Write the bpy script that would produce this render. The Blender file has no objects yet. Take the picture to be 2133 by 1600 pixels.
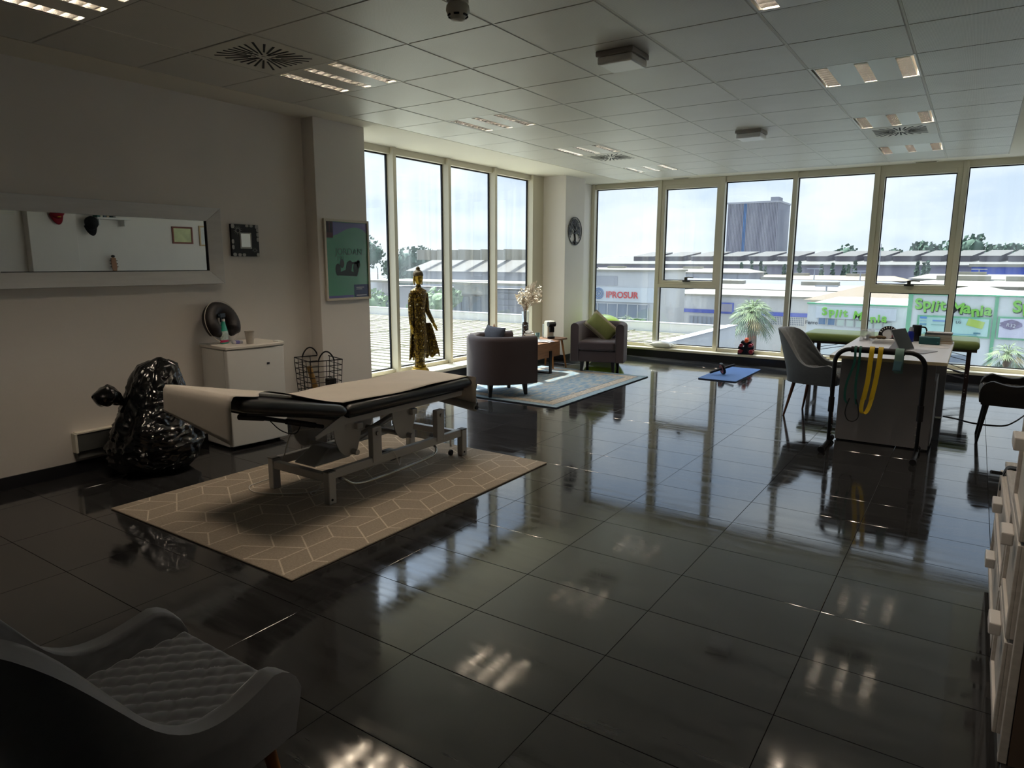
import bpy, bmesh, math, random
from mathutils import Vector, Matrix, noise

RND = random.Random(11)
SC = bpy.context.scene
COL = SC.collection
PI = math.pi

# ---------------------------------------------------------------- camera
FPX, YAW, PITCH, ROLL = 1420.07, -.5926, -.1768, .0034
CAMP = Vector((4.038, -3.1323, 1.45))
_fw = Vector((math.sin(YAW)*math.cos(PITCH), math.cos(YAW)*math.cos(PITCH), math.sin(PITCH)))
_r0 = Vector((math.cos(YAW), -math.sin(YAW), 0)); _u0 = _r0.cross(_fw)
_r = _r0*math.cos(ROLL)+_u0*math.sin(ROLL); _u = _u0*math.cos(ROLL)-_r0*math.sin(ROLL)
cam = bpy.data.objects.new('camera', bpy.data.cameras.new('camera'))
COL.objects.link(cam)
m3 = Matrix((_r, _u, -_fw)).transposed()
cam.matrix_world = Matrix.Translation(CAMP) @ m3.to_4x4()
cam.data.sensor_width = 36.0
cam.data.lens = FPX/2133*36.0
cam.data.clip_start = .02; cam.data.clip_end = 3000
SC.camera = cam
SC.view_settings.view_transform = 'Standard'
SC.view_settings.look = 'None'
SC.view_settings.gamma = 1.0
SC.view_settings.use_curve_mapping = False
SC.view_settings.exposure = 0.6
SC.cycles.use_denoising = True
SC.cycles.max_bounces = 8
SC.cycles.diffuse_bounces = 4
SC.cycles.glossy_bounces = 4
SC.cycles.adaptive_threshold = .04
SC.cycles.transparent_max_bounces = 16
SC.cycles.sample_clamp_indirect = 6.0
SC.cycles.caustics_reflective = False
SC.cycles.caustics_refractive = False

TUBE_STRENGTH = 175.0
SUN_STRENGTH = 6.5
SKY_STRENGTH = 1.0
SUN_DIR = Vector((-.455, .23, .845)).normalized()      # towards the sun

# ---------------------------------------------------------------- world: bright hazy sky with soft clouds
W = bpy.data.worlds.new('sky'); SC.world = W; W.use_nodes = True
nt = W.node_tree; nt.nodes.clear()
def N(t, **k):
    n = nt.nodes.new(t)
    for a, b in k.items(): setattr(n, a, b)
    return n
tc = N('ShaderNodeTexCoord')
sep = N('ShaderNodeSeparateXYZ'); nt.links.new(tc.outputs['Generated'], sep.inputs[0])
grad = N('ShaderNodeValToRGB')
grad.color_ramp.elements[0].position = 0.0; grad.color_ramp.elements[0].color = (.66, .73, .82, 1)
grad.color_ramp.elements[1].position = .55; grad.color_ramp.elements[1].color = (.42, .55, .78, 1)
e = grad.color_ramp.elements.new(.18); e.color = (.52, .62, .78, 1)
nt.links.new(sep.outputs['Z'], grad.inputs[0])
mp = N('ShaderNodeMapping'); mp.inputs['Scale'].default_value = (1.6, 1.6, 4.2)
nt.links.new(tc.outputs['Generated'], mp.inputs[0])
cn = N('ShaderNodeTexNoise'); cn.inputs['Scale'].default_value = 2.6; cn.inputs['Detail'].default_value = 7; cn.inputs['Roughness'].default_value = .52
nt.links.new(mp.outputs[0], cn.inputs['Vector'])
cr = N('ShaderNodeValToRGB'); cr.color_ramp.elements[0].position = .40; cr.color_ramp.elements[1].position = .60
nt.links.new(cn.outputs['Fac'], cr.inputs[0])
mx = N('ShaderNodeMix', data_type='RGBA'); mx.inputs['B'].default_value = (.86, .885, .915, 1)
nt.links.new(cr.outputs[0], mx.inputs['Factor']); nt.links.new(grad.outputs[0], mx.inputs['A'])
# broad glow around the sun
dp = N('ShaderNodeVectorMath', operation='DOT_PRODUCT'); dp.inputs[1].default_value = SUN_DIR
nt.links.new(tc.outputs['Generated'], dp.inputs[0])
gm0 = N('ShaderNodeMapRange'); gm0.inputs['From Min'].default_value = .70; gm0.inputs['From Max'].default_value = 1.0; gm0.inputs['To Max'].default_value = 1.0
nt.links.new(dp.outputs['Value'], gm0.inputs['Value'])
gm1 = N('ShaderNodeMath', operation='POWER'); gm1.inputs[1].default_value = 2.0; nt.links.new(gm0.outputs[0], gm1.inputs[0])
gm = N('ShaderNodeMath', operation='MULTIPLY_ADD'); gm.inputs[1].default_value = 12.0; gm.inputs[2].default_value = .92; nt.links.new(gm1.outputs[0], gm.inputs[0])
ml = N('ShaderNodeVectorMath', operation='SCALE'); nt.links.new(mx.outputs['Result'], ml.inputs[0]); nt.links.new(gm.outputs[0], ml.inputs['Scale'])
bg = N('ShaderNodeBackground'); bg.inputs['Strength'].default_value = SKY_STRENGTH
nt.links.new(ml.outputs[0], bg.inputs['Color'])
wo = N('ShaderNodeOutputWorld'); nt.links.new(bg.outputs[0], wo.inputs[0])

sun = bpy.data.objects.new('sun', bpy.data.lights.new('sun', 'SUN')); COL.objects.link(sun)
sun.data.energy = SUN_STRENGTH; sun.data.angle = .012; sun.data.color = (1, .95, .84)
sun.rotation_euler = SUN_DIR.to_track_quat('Z', 'Y').to_euler()
sun.location = (-20, 10, 30)

# ---------------------------------------------------------------- helpers
def lin(h):
    h = h.lstrip('#'); o = []
    for i in (0, 2, 4):
        c = int(h[i:i+2], 16)/255
        o.append(c/12.92 if c <= .04045 else ((c+.055)/1.055)**2.4)
    return (*o, 1.0)
MATS = {}
def mat(name, col, rough=.5, metal=0.0, spec=.5, noise_s=0, noise_a=.0, bump=0, bump_s=60, coat=0, sheen=0, emit=None, estr=0, trans=0, ior=1.45, stretch=None, alpha=1):
    if name in MATS: return MATS[name]
    m = bpy.data.materials.new(name); m.use_nodes = True
    t = m.node_tree; b = t.nodes['Principled BSDF']
    c = lin(col) if isinstance(col, str) else (*col[:3], 1)
    b.inputs['Base Color'].default_value = c
    b.inputs['Roughness'].default_value = rough; b.inputs['Metallic'].default_value = metal
    b.inputs['Specular IOR Level'].default_value = spec
    b.inputs['Coat Weight'].default_value = coat
    b.inputs['Sheen Weight'].default_value = sheen
    b.inputs['Transmission Weight'].default_value = trans; b.inputs['IOR'].default_value = ior
    b.inputs['Alpha'].default_value = alpha
    if emit:
        b.inputs['Emission Color'].default_value = lin(emit); b.inputs['Emission Strength'].default_value = estr
    if noise_s or bump:
        co = t.nodes.new('ShaderNodeTexCoord'); src = co.outputs['Object']
        if stretch:
            mpn = t.nodes.new('ShaderNodeMapping'); mpn.inputs['Scale'].default_value = stretch
            t.links.new(src, mpn.inputs[0]); src = mpn.outputs[0]
    if noise_s:
        n = t.nodes.new('ShaderNodeTexNoise'); n.inputs['Scale'].default_value = noise_s; n.inputs['Detail'].default_value = 5
        t.links.new(src, n.inputs['Vector'])
        mr = t.nodes.new('ShaderNodeMapRange'); mr.inputs['From Min'].default_value = .3; mr.inputs['From Max'].default_value = .7
        mr.inputs['To Min'].default_value = 1-noise_a; mr.inputs['To Max'].default_value = 1+noise_a
        t.links.new(n.outputs['Fac'], mr.inputs['Value'])
        vm = t.nodes.new('ShaderNodeVectorMath'); vm.operation = 'SCALE'; vm.inputs[0].default_value = c[:3]
        t.links.new(mr.outputs[0], vm.inputs['Scale']); t.links.new(vm.outputs[0], b.inputs['Base Color'])
    if bump:
        n2 = t.nodes.new('ShaderNodeTexNoise'); n2.inputs['Scale'].default_value = bump_s; n2.inputs['Detail'].default_value = 4
        t.links.new(src, n2.inputs['Vector'])
        bp = t.nodes.new('ShaderNodeBump'); bp.inputs['Strength'].default_value = bump; bp.inputs['Distance'].default_value = .01
        t.links.new(n2.outputs['Fac'], bp.inputs['Height']); t.links.new(bp.outputs[0], b.inputs['Normal'])
    MATS[name] = m
    return m

class MB:
    """collects shapes into one mesh"""
    def __init__(s, M=None): s.v = []; s.f = []; s.mi = []; s.k = 0; s.M = M
    def add(s, vs, fs):
        o = len(s.v)
        s.v += [s.M @ Vector(p) for p in vs] if s.M else [Vector(p) for p in vs]
        s.f += [tuple(i+o for i in q) for q in fs]; s.mi += [s.k]*len(fs); return s
    def box(s, x0, x1, y0, y1, z0, z1):
        v = [(x, y, z) for z in (z0, z1) for y in (y0, y1) for x in (x0, x1)]
        return s.add(v, [(0, 2, 3, 1), (4, 5, 7, 6), (0, 1, 5, 4), (2, 6, 7, 3), (0, 4, 6, 2), (1, 3, 7, 5)])
    def cbox(s, c, d, rz=0, rx=0, ry=0):
        o = s.M; M = Matrix.Translation(c) @ Matrix.Rotation(rz, 4, 'Z') @ Matrix.Rotation(ry, 4, 'Y') @ Matrix.Rotation(rx, 4, 'X')
        s.M = o @ M if o else M
        s.box(-d[0]/2, d[0]/2, -d[1]/2, d[1]/2, -d[2]/2, d[2]/2); s.M = o; return s
    def tube(s, pts, r, n=10, closed=False, cap=True):
        pts = [Vector(p) for p in pts]; K = len(pts)
        rs = r if isinstance(r, (list, tuple)) else [r]*K
        tang = []
        for i in range(K):
            a = pts[(i-1) % K] if (closed or i) else pts[0]; b = pts[(i+1) % K] if (closed or i < K-1) else pts[-1]
            d = b-a; tang.append(d.normalized() if d.length > 1e-9 else Vector((0, 0, 1)))
        up = Vector((0, 0, 1)) if abs(tang[0].z) < .9 else Vector((1, 0, 0))
        nn = (up - tang[0]*up.dot(tang[0])).normalized(); vs = []
        for i in range(K):
            nn = nn - tang[i]*nn.dot(tang[i]); nn.normalize(); bb = tang[i].cross(nn)
            vs += [pts[i] + (nn*math.cos(2*PI*j/n)+bb*math.sin(2*PI*j/n))*rs[i] for j in range(n)]
        fs = [(i*n+j, i*n+(j+1) % n, ((i+1) % K)*n+(j+1) % n, ((i+1) % K)*n+j) for i in range(K if closed else K-1) for j in range(n)]
        if cap and not closed: fs += [tuple(range(n))[::-1], tuple((K-1)*n+j for j in range(n))]
        return s.add(vs, fs)
    def cyl(s, p, q, r, r2=None, n=20): return s.tube([p, q], [r, r if r2 is None else r2], n)
    def lathe(s, prof, c=(0, 0, 0), n=28, M=None):
        vs = [(c[0]+r*math.cos(2*PI*j/n), c[1]+r*math.sin(2*PI*j/n), c[2]+z) for r, z in prof for j in range(n)]
        if M: vs = [M @ Vector(p) for p in vs]
        K = len(prof)
        fs = [(i*n+j, i*n+(j+1) % n, (i+1)*n+(j+1) % n, (i+1)*n+j) for i in range(K-1) for j in range(n)]
        if prof[0][0] > 1e-6: fs.append(tuple(range(n))[::-1])
        if prof[-1][0] > 1e-6: fs.append(tuple((K-1)*n+j for j in range(n)))
        return s.add(vs, fs)
    def grid(s, fn, nu, nv, cu=False, cv=False):
        vs = [fn(i/(nu if cu else nu-1), j/(nv if cv else nv-1)) for i in range(nu) for j in range(nv)]
        fs = [(i*nv+j, ((i+1) % nu)*nv+j, ((i+1) % nu)*nv+(j+1) % nv, i*nv+(j+1) % nv) for i in range(nu if cu else nu-1) for j in range(nv if cv else nv-1)]
        return s.add(vs, fs)
    def prism(s, poly, ax, a, b):
        """poly: 2D outline in the plane normal to ax ('x': (y,z), 'y': (x,z), 'z': (x,y))"""
        P = {'x': lambda u, v, w: (w, u, v), 'y': lambda u, v, w: (u, w, v), 'z': lambda u, v, w: (u, v, w)}[ax]
        n = len(poly)
        return s.add([P(u, v, a) for u, v in poly]+[P(u, v, b) for u, v in poly],
                     [tuple(range(n))[::-1], tuple(range(n, 2*n))]+[(i, (i+1) % n, n+(i+1) % n, n+i) for i in range(n)])
    def ball(s, c, r, n=16, m=10):
        r = r if isinstance(r, (tuple, list)) else (r, r, r)
        vs = []; 
        for i in range(m+1):
            t = PI*i/m
            for j in range(n):
                p = 2*PI*j/n; vs.append((c[0]+r[0]*math.sin(t)*math.cos(p), c[1]+r[1]*math.sin(t)*math.sin(p), c[2]+r[2]*math.cos(t)))
        return s.add(vs, [(i*n+j, (i+1)*n+j, (i+1)*n+(j+1) % n, i*n+(j+1) % n) for i in range(m) for j in range(n)])
    def mesh(s, name, mats, smooth=40):
        me = bpy.data.meshes.new(name); me.from_pydata([tuple(p) for p in s.v], [], s.f); me.validate(clean_customdata=False)
        for m in (mats if isinstance(mats, (list, tuple)) else [mats]): me.materials.append(m)
        if len(me.polygons) == len(s.mi): me.polygons.foreach_set('material_index', s.mi)
        bm = bmesh.new(); bm.from_mesh(me); bmesh.ops.remove_doubles(bm, verts=bm.verts, dist=1e-6); bmesh.ops.recalc_face_normals(bm, faces=bm.faces); bm.to_mesh(me); bm.free()
        if smooth:
            me.shade_smooth(); me.set_sharp_from_angle(angle=math.radians(smooth))
        return me
    def obj(s, name, mats, parent=None, smooth=40, bevel=0, seg=2, sub=0):
        o = bpy.data.objects.new(name, s.mesh(name, mats, smooth)); COL.objects.link(o)
        if parent: o.parent = parent
        if bevel:
            b = o.modifiers.new('bevel', 'BEVEL'); b.width = bevel; b.segments = seg; b.limit_method = 'ANGLE'; b.angle_limit = math.radians(35); b.harden_normals = False
        if sub:
            q = o.modifiers.new('sub', 'SUBSURF'); q.levels = sub; q.render_levels = sub
        return o
def link(name, me, parent=None, loc=None, mw=None):
    o = bpy.data.objects.new(name, me); COL.objects.link(o)
    if parent: o.parent = parent
    if loc: o.location = loc
    return o
def tag(o, label, cat, group=None, kind=None):
    o['label'] = label; o['category'] = cat
    if group: o['group'] = group
    if kind: o['kind'] = kind
    return o
def thing(name, label, cat, loc=(0, 0, 0), rz=0, group=None):
    o = bpy.data.objects.new(name, None); COL.objects.link(o); o.empty_display_size = .1
    o.location = loc; o.rotation_euler = (0, 0, rz); tag(o, label, cat, group); return o
def struct(o, label=None):
    o['kind'] = 'structure'
    if label: o['label'] = label
    return o
def copy_tree(o, parent=None):
    c = o.copy(); COL.objects.link(c); c.parent = parent
    for ch in list(o.children): copy_tree(ch, c)
    return c
def text(name, body, size, M, material, parent=None, extrude=.002, align='CENTER', shear=0, offset=0):
    cu = bpy.data.curves.new(name, 'FONT'); cu.body = body; cu.size = size; cu.extrude = extrude; cu.align_x = align; cu.align_y = 'CENTER'; cu.shear = shear; cu.offset = offset
    cu.materials.append(material); cu.resolution_u = 3
    tmp = bpy.data.objects.new(name, cu); me = bpy.data.meshes.new_from_object(tmp); bpy.data.objects.remove(tmp)
    o = bpy.data.objects.new(name, me); COL.objects.link(o); o.parent = parent; o.matrix_local = M; return o
def arc(cx, cy, r, a0, a1, n): return [(cx+r*math.cos(a0+(a1-a0)*i/n), cy+r*math.sin(a0+(a1-a0)*i/n)) for i in range(n+1)]
def rrect(x0, x1, y0, y1, r, n=5):
    return arc(x1-r, y1-r, r, 0, PI/2, n)+arc(x0+r, y1-r, r, PI/2, PI, n)+arc(x0+r, y0+r, r, PI, 1.5*PI, n)+arc(x1-r, y0+r, r, 1.5*PI, 2*PI, n)
def smooth_path(pts, k=6):
    pts = [Vector(p) for p in pts]; out = []
    for i in range(len(pts)-1):
        p0 = pts[max(i-1, 0)]; p1 = pts[i]; p2 = pts[i+1]; p3 = pts[min(i+2, len(pts)-1)]
        for j in range(k):
            t = j/k; out.append(.5*((2*p1)+(p2-p0)*t+(2*p0-5*p1+4*p2-p3)*t*t+(3*p1-p0-3*p2+p3)*t**3))
    out.append(pts[-1]); return out
def at(px, py, y):
    """the point at depth plane y that the photograph shows at a pixel: used to take sizes and heights of far buildings"""
    d = _fw+_r*((px-1066.5)/FPX)+_u*((800-py)/FPX)
    return CAMP+d*((y-CAMP.y)/d.y)

# ---------------------------------------------------------------- room
XL, XR, YF, YB, HC = -.985, 4.80, -4.80, 7.10, 2.678
COLF = -.835           # face of the left pier
M_wall = mat('wall_paint', '#e6e0d8', .85, noise_s=1.5, noise_a=.03, bump=.05, bump_s=180)
M_dark = mat('dark_plinth', '#26262a', .3)
M_frame = mat('window_frame_cream', '#d8d1bb', .45)
M_gasket = mat('rubber_gasket', '#0b0b10', .6)
M_white = mat('white_paint', '#e4e2dc', .5)
M_border = mat('plaster_border', '#e4dfd0', .8)

# floor: grout bed, then every tile a piece of its own
M_grout = mat('grout', '#0c0c0d', .9)
def floor_mat():
    m = bpy.data.materials.new('polished_tile'); m.use_nodes = True; t = m.node_tree; b = t.nodes['Principled BSDF']
    ge = t.nodes.new('ShaderNodeNewGeometry'); oi = t.nodes.new('ShaderNodeObjectInfo')
    mp = t.nodes.new('ShaderNodeMapping'); mp.inputs['Scale'].default_value = (.9, 7.5, 1); t.links.new(ge.outputs['Position'], mp.inputs[0])
    ad = t.nodes.new('ShaderNodeVectorMath'); t.links.new(mp.outputs[0], ad.inputs[0])
    sc = t.nodes.new('ShaderNodeVectorMath'); sc.operation = 'SCALE'; sc.inputs[0].default_value = (40, 40, 40); t.links.new(oi.outputs['Random'], sc.inputs['Scale'])
    t.links.new(sc.outputs[0], ad.inputs[1])
    n = t.nodes.new('ShaderNodeTexNoise'); n.inputs['Scale'].default_value = 2.4; n.inputs['Detail'].default_value = 7; n.inputs['Roughness'].default_value = .6; t.links.new(ad.outputs[0], n.inputs['Vector'])
    r = t.nodes.new('ShaderNodeValToRGB'); r.color_ramp.elements[0].position = .3; r.color_ramp.elements[1].position = .75
    r.color_ramp.elements[0].color = lin('#232323'); r.color_ramp.elements[1].color = lin('#3a3a3b'); t.links.new(n.outputs['Fac'], r.inputs[0])
    t.links.new(r.outputs[0], b.inputs['Base Color'])
    rr = t.nodes.new('ShaderNodeMapRange'); rr.inputs['From Min'].default_value = .35; rr.inputs['From Max'].default_value = .7; rr.inputs['To Min'].default_value = .03; rr.inputs['To Max'].default_value = .13
    t.links.new(n.outputs['Fac'], rr.inputs['Value']); t.links.new(rr.outputs[0], b.inputs['Roughness'])
    bp = t.nodes.new('ShaderNodeBump'); bp.inputs['Strength'].default_value = .03; bp.inputs['Distance'].default_value = .004
    t.links.new(n.outputs['Fac'], bp.inputs['Height']); t.links.new(bp.outputs[0], b.inputs['Normal'])
    b.inputs['Specular IOR Level'].default_value = .9
    return m
M_tile = floor_mat()
fl = struct(MB().box(XL-.6, XR, YF, YB+.1, -.12, -.006).obj('floor', M_grout, smooth=0))
TX, TY, TA, TB_ = 1.8144, -.9968, .6057, .4031
def tile_mesh(w, d):
    c = .0008; t = MB(); z0, z1 = -.006, 0
    vs = [(-w/2, -d/2, z0), (w/2, -d/2, z0), (w/2, d/2, z0), (-w/2, d/2, z0), (-w/2, -d/2, z1-c), (w/2, -d/2, z1-c), (w/2, d/2, z1-c), (-w/2, d/2, z1-c),
          (-w/2+c, -d/2+c, z1), (w/2-c, -d/2+c, z1), (w/2-c, d/2-c, z1), (-w/2+c, d/2-c, z1)]
    t.add(vs, [(8, 9, 10, 11)]+[(i, (i+1) % 4, 4+(i+1) % 4, 4+i) for i in range(4)]+[(4+i, 4+(i+1) % 4, 8+(i+1) % 4, 8+i) for i in range(4)])
    return t.mesh('tile', M_tile, 0)
_tm = {}
def clipspan(a, b, lo, hi): return max(a, lo), min(b, hi)
for j in range(-10, 21):
    y0, y1 = clipspan(TY+j*TB_, TY+(j+1)*TB_, YF, 6.88)
    if y1-y0 < .03: continue
    for i in range(-6, 6):
        x0, x1 = clipspan(TX+i*TA, TX+(i+1)*TA, (-1.15 if 1.7 < (y0+y1)/2 < 5.6 else XL), XR)
        if x1-x0 < .03: continue
        k = (round(x1-x0, 3), round(y1-y0, 3))
        if k not in _tm: _tm[k] = tile_mesh(k[0]-.0024, k[1]-.0024)
        link('tile', _tm[k], fl, ((x0+x1)/2, (y0+y1)/2, 0))

# walls
struct(MB().box(-1.6, XL, YF, 1.02, 0, 2.9).obj('wall_left', M_wall, smooth=0))
struct(MB().box(-1.6, COLF, 1.02, 1.62, 0, 2.9).obj('wall_left_pier', M_wall, smooth=0, bevel=.004))
struct(MB().box(-1.62, -.985, 5.70, 6.28, 0, 2.9).obj('wall_corner_pier', M_wall, smooth=0, bevel=.004))
struct(MB().box(-1.62, -1.25, 6.28, 7.2, 0, 2.9).obj('wall_back_return', M_wall, smooth=0))
struct(MB().box(XR, XR+.2, YF, YB+.2, 0, 2.9).obj('wall_right', M_wall, smooth=0))
struct(MB().box(4.65, XR, 1.02, 1.62, 0, 2.9).obj('wall_right_pier', M_wall, smooth=0, bevel=.004))
struct(MB().box(-1.6, XR+.2, YF-.2, YF, 0, 2.9).obj('wall_front', M_wall, smooth=0))
# plinths and sills under the windows
struct(MB().box(-1.25, XR, 6.88, 7.16, 0, .105).obj('wall_back_plinth', M_dark, smooth=0))
struct(MB().box(-1.25, XR, 6.865, 7.06, .105, .14).obj('trim_1', M_frame, smooth=0, bevel=.004), 'cream metal sill under the long window wall')
struct(MB().box(-1.55, -1.15, 1.62, 5.70, 0, .155).obj('wall_left_plinth', M_dark, smooth=0))
struct(MB().box(-1.46, -1.13, 1.62, 5.70, .155, .19).obj('trim_2', M_frame, smooth=0, bevel=.004), 'cream metal sill under the side windows')
# baseboards
for nm, b in (('baseboard_left', (XL, XL+.012, YF, 1.02)), ('baseboard_left_pier', (COLF, COLF+.012, 1.008, 1.632)), ('baseboard_corner_pier', (-.985, -.973, 5.688, 6.28)), ('baseboard_corner_front', (-1.15, -.973, 5.688, 5.70)), ('baseboard_right', (XR-.012, XR, YF, 1.02)), ('baseboard_right_pier', (4.638, 4.65, 1.008, 1.632)), ('baseboard_right_far', (XR-.012, XR, 1.62, 6.88))):
    struct(MB().box(*b, 0, .085).obj(nm, M_dark, smooth=0))

# ---------------------------------------------------------------- ceiling: grid of perforated metal panels
def perf_mat():
    m = bpy.data.materials.new('perforated_panel'); m.use_nodes = True; t = m.node_tree; b = t.nodes['Principled BSDF']
    ge = t.nodes.new('ShaderNodeNewGeometry')
    v = t.nodes.new('ShaderNodeTexVoronoi'); v.inputs['Scale'].default_value = 190; v.inputs['Randomness'].default_value = 0.0; t.links.new(ge.outputs['Position'], v.inputs['Vector'])
    r = t.nodes.new('ShaderNodeMapRange'); r.inputs['From Min'].default_value = .28; r.inputs['From Max'].default_value = .36; t.links.new(v.outputs['Distance'], r.inputs['Value'])
    mx = t.nodes.new('ShaderNodeMix'); mx.data_type = 'RGBA'; mx.inputs['A'].default_value = lin('#9a9890'); mx.inputs['B'].default_value = lin('#d9d7ce'); t.links.new(r.outputs[0], mx.inputs['Factor'])
    n = t.nodes.new('ShaderNodeTexNoise'); n.inputs['Scale'].default_value = 1.7; t.links.new(ge.outputs['Position'], n.inputs['Vector'])
    t.links.new(mx.outputs['Result'], b.inputs['Base Color'])
    b.inputs['Roughness'].default_value = .45; b.inputs['Metallic'].default_value = .1
    bp = t.nodes.new('ShaderNodeBump'); bp.inputs['Strength'].default_value = .25; bp.inputs['Distance'].default_value = .05; t.links.new(n.outputs['Fac'], bp.inputs['Height']); t.links.new(bp.outputs[0], b.inputs['Normal'])
    return m
M_perf = perf_mat()
M_tbar = mat('ceiling_bar', '#d4d2c8', .5)
M_void = mat('ceiling_void', '#1b1b1b', .9)
ce = struct(MB().box(-1.6, XR+.2, YF-.2, YB+.2, 2.86, 2.95).obj('ceiling', M_void, smooth=0))
for k, b in enumerate(((-1.6, -.6, YF, YB+.1), (4.2, XR, YF, YB+.1), (-.6, 4.2, 6.70, YB+.1), (-.6, 4.2, YF, YF+.0))):
    if b[3]-b[2] < .01: continue
    struct(MB().box(*b, HC, 2.86).obj('trim_%d' % (3+k), M_border, smooth=0), ('plaster strip along the left edge of the ceiling', 'plaster strip along the right edge of the ceiling', 'plaster strip between the ceiling grid and the window wall')[k])
LIGHTS = {(0, -3), (0, 0), (0, 3), (0, 6), (0, 9), (5, 0), (5, 3), (5, 6), (5, 9), (5, -3)}   # (column, row) of the 0.6 m grid
VENTS = {(0, -1), (0, 7), (5, 7)}
pm = {}
def panel_mesh(w, d):
    t = MB(); c = .004; z = HC
    vs = [(-w/2, -d/2, .03), (w/2, -d/2, .03), (w/2, d/2, .03), (-w/2, d/2, .03), (-w/2, -d/2, c), (w/2, -d/2, c), (w/2, d/2, c), (-w/2, d/2, c), (-w/2+c, -d/2+c, 0), (w/2-c, -d/2+c, 0), (w/2-c, d/2-c, 0), (-w/2+c, d/2-c, 0)]
    t.add(vs, [(11, 10, 9, 8)]+[(i, 4+i, 4+(i+1) % 4, (i+1) % 4) for i in range(4)]+[(4+i, 8+i, 8+(i+1) % 4, 4+(i+1) % 4) for i in range(4)])
    return t.mesh('panel', M_perf, 0)
for j in range(-8, 12):
    y0, y1 = clipspan(j*.6, (j+1)*.6, YF, 6.70)
    if y1-y0 < .03: continue
    for i in range(-1, 7):
        if (i, j) in LIGHTS or (i, j) in VENTS: continue
        k = round(y1-y0, 3)
        if k not in pm: pm[k] = panel_mesh(.6-.014, k-.005)
        link('panel', pm[k], ce, (i*.6+.3, (y0+y1)/2, HC))
bar = MB().box(-.006, .006, YF, 6.70, HC+.003, HC+.03).mesh('ceiling_bar', M_tbar, 0)
for i in range(-1, 8): link('ceiling_bar', bar, ce, (i*.6, 0, 0))
bar2 = MB().box(-.6, 4.2, -.002, .002, HC+.008, HC+.03).mesh('cross_bar', M_void, 0)
for j in range(-7, 12): link('cross_bar', bar2, ce, (0, j*.6, 0))

# ---------------------------------------------------------------- windows
def glass_mat():
    m = bpy.data.materials.new('window_glass'); m.use_nodes = True; t = m.node_tree; t.nodes.clear()
    o = t.nodes.new('ShaderNodeOutputMaterial'); tr = t.nodes.new('ShaderNodeBsdfTransparent'); tr.inputs[0].default_value = (.93, .965, .97, 1)
    gl = t.nodes.new('ShaderNodeBsdfGlossy'); gl.inputs['Roughness'].default_value = .01; gl.inputs[0].default_value = (.9, .9, .9, 1)
    lw = t.nodes.new('ShaderNodeLayerWeight'); pw = t.nodes.new('ShaderNodeMath'); pw.operation = 'POWER'; pw.inputs[1].default_value = 5; t.links.new(lw.outputs['Facing'], pw.inputs[0])
    fr = t.nodes.new('ShaderNodeMath'); fr.operation = 'MULTIPLY_ADD'; fr.inputs[1].default_value = .9; fr.inputs[2].default_value = .035; t.links.new(pw.outputs[0], fr.inputs[0])
    mx = t.nodes.new('ShaderNodeMixShader'); t.links.new(fr.outputs[0], mx.inputs[0]); t.links.new(tr.outputs[0], mx.inputs[1]); t.links.new(gl.outputs[0], mx.inputs[2])
    # wiped, streaky film of dust
    ge = t.nodes.new('ShaderNodeNewGeometry'); mp = t.nodes.new('ShaderNodeMapping'); mp.inputs['Scale'].default_value = (7, 7, .35); t.links.new(ge.outputs['Position'], mp.inputs[0])
    n = t.nodes.new('ShaderNodeTexNoise'); n.inputs['Scale'].default_value = 1.3; n.inputs['Detail'].default_value = 6; t.links.new(mp.outputs[0], n.inputs['Vector'])
    r = t.nodes.new('ShaderNodeMapRange'); r.inputs['From Min'].default_value = .42; r.inputs['From Max'].default_value = .75; r.inputs['To Min'].default_value = .005; r.inputs['To Max'].default_value = .045; t.links.new(n.outputs['Fac'], r.inputs['Value'])
    df = t.nodes.new('ShaderNodeBsdfTranslucent'); df.inputs[0].default_value = (.8, .85, .9, 1)
    m2 = t.nodes.new('ShaderNodeMixShader'); t.links.new(r.outputs[0], m2.inputs[0]); t.links.new(mx.outputs[0], m2.inputs[1]); t.links.new(df.outputs[0], m2.inputs[2])
    t.links.new(m2.outputs[0], o.inputs[0]); return m
M_glass = glass_mat()
M_handle = mat('dark_handle', '#3a382f', .45, .3)
def frame_boxes(mb, x0, x1, z0, z1, w, y0, y1):
    mb.box(x0, x0+w, y0, y1, z0, z1).box(x1-w, x1, y0, y1, z0, z1).box(x0+w, x1-w, y0, y1, z1-w, z1).box(x0+w, x1-w, y0, y1, z0, z0+w)
ML = [1.62, 2.55, 3.50, 4.47, 5.41]       # side windows (x = -1.47)
wn = 0
SW = Matrix(((0, 1, 0, 0), (1, 0, 0, 0), (0, 0, 1, 0), (0, 0, 0, 1)))   # swap x and y
for k in range(5):
    y0 = ML[k]; y1 = ML[k+1]+.05 if k < 4 else 5.70
    if k == 4: break
    wn += 1
    e = bpy.data.objects.new('window_%d' % wn, None); COL.objects.link(e); struct(e)
    m = MB(SW)
    m.box(y1-.05, y1, -1.47, -1.36, .19, 2.678)                       # upright
    m.box(y0, y1-.05, -1.47, -1.40, 2.61, 2.678).box(y0, y1-.05, -1.47, -1.40, .19, .235)
    if k == 3: m.box(5.46, 5.70, -1.47, -1.36, .19, 2.678)
    m.obj('frame', M_frame, e, smooth=0, bevel=.002)
    ys = y0 if k == 0 else y0+.0
    g = MB(SW); frame_boxes(g, ys, y1-.05, .235, 2.61, .014, -1.475, -1.455); g.obj('gasket', M_gasket, e, smooth=0)
    MB(SW).box(ys+.012, y1-.062, -1.472, -1.466, .247, 2.598).obj('pane', M_glass, e, smooth=0)
MBX = [-1.25, -.09, .87, 1.855, 2.85, 3.80, 4.80]     # window wall (y = 7.1)
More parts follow.
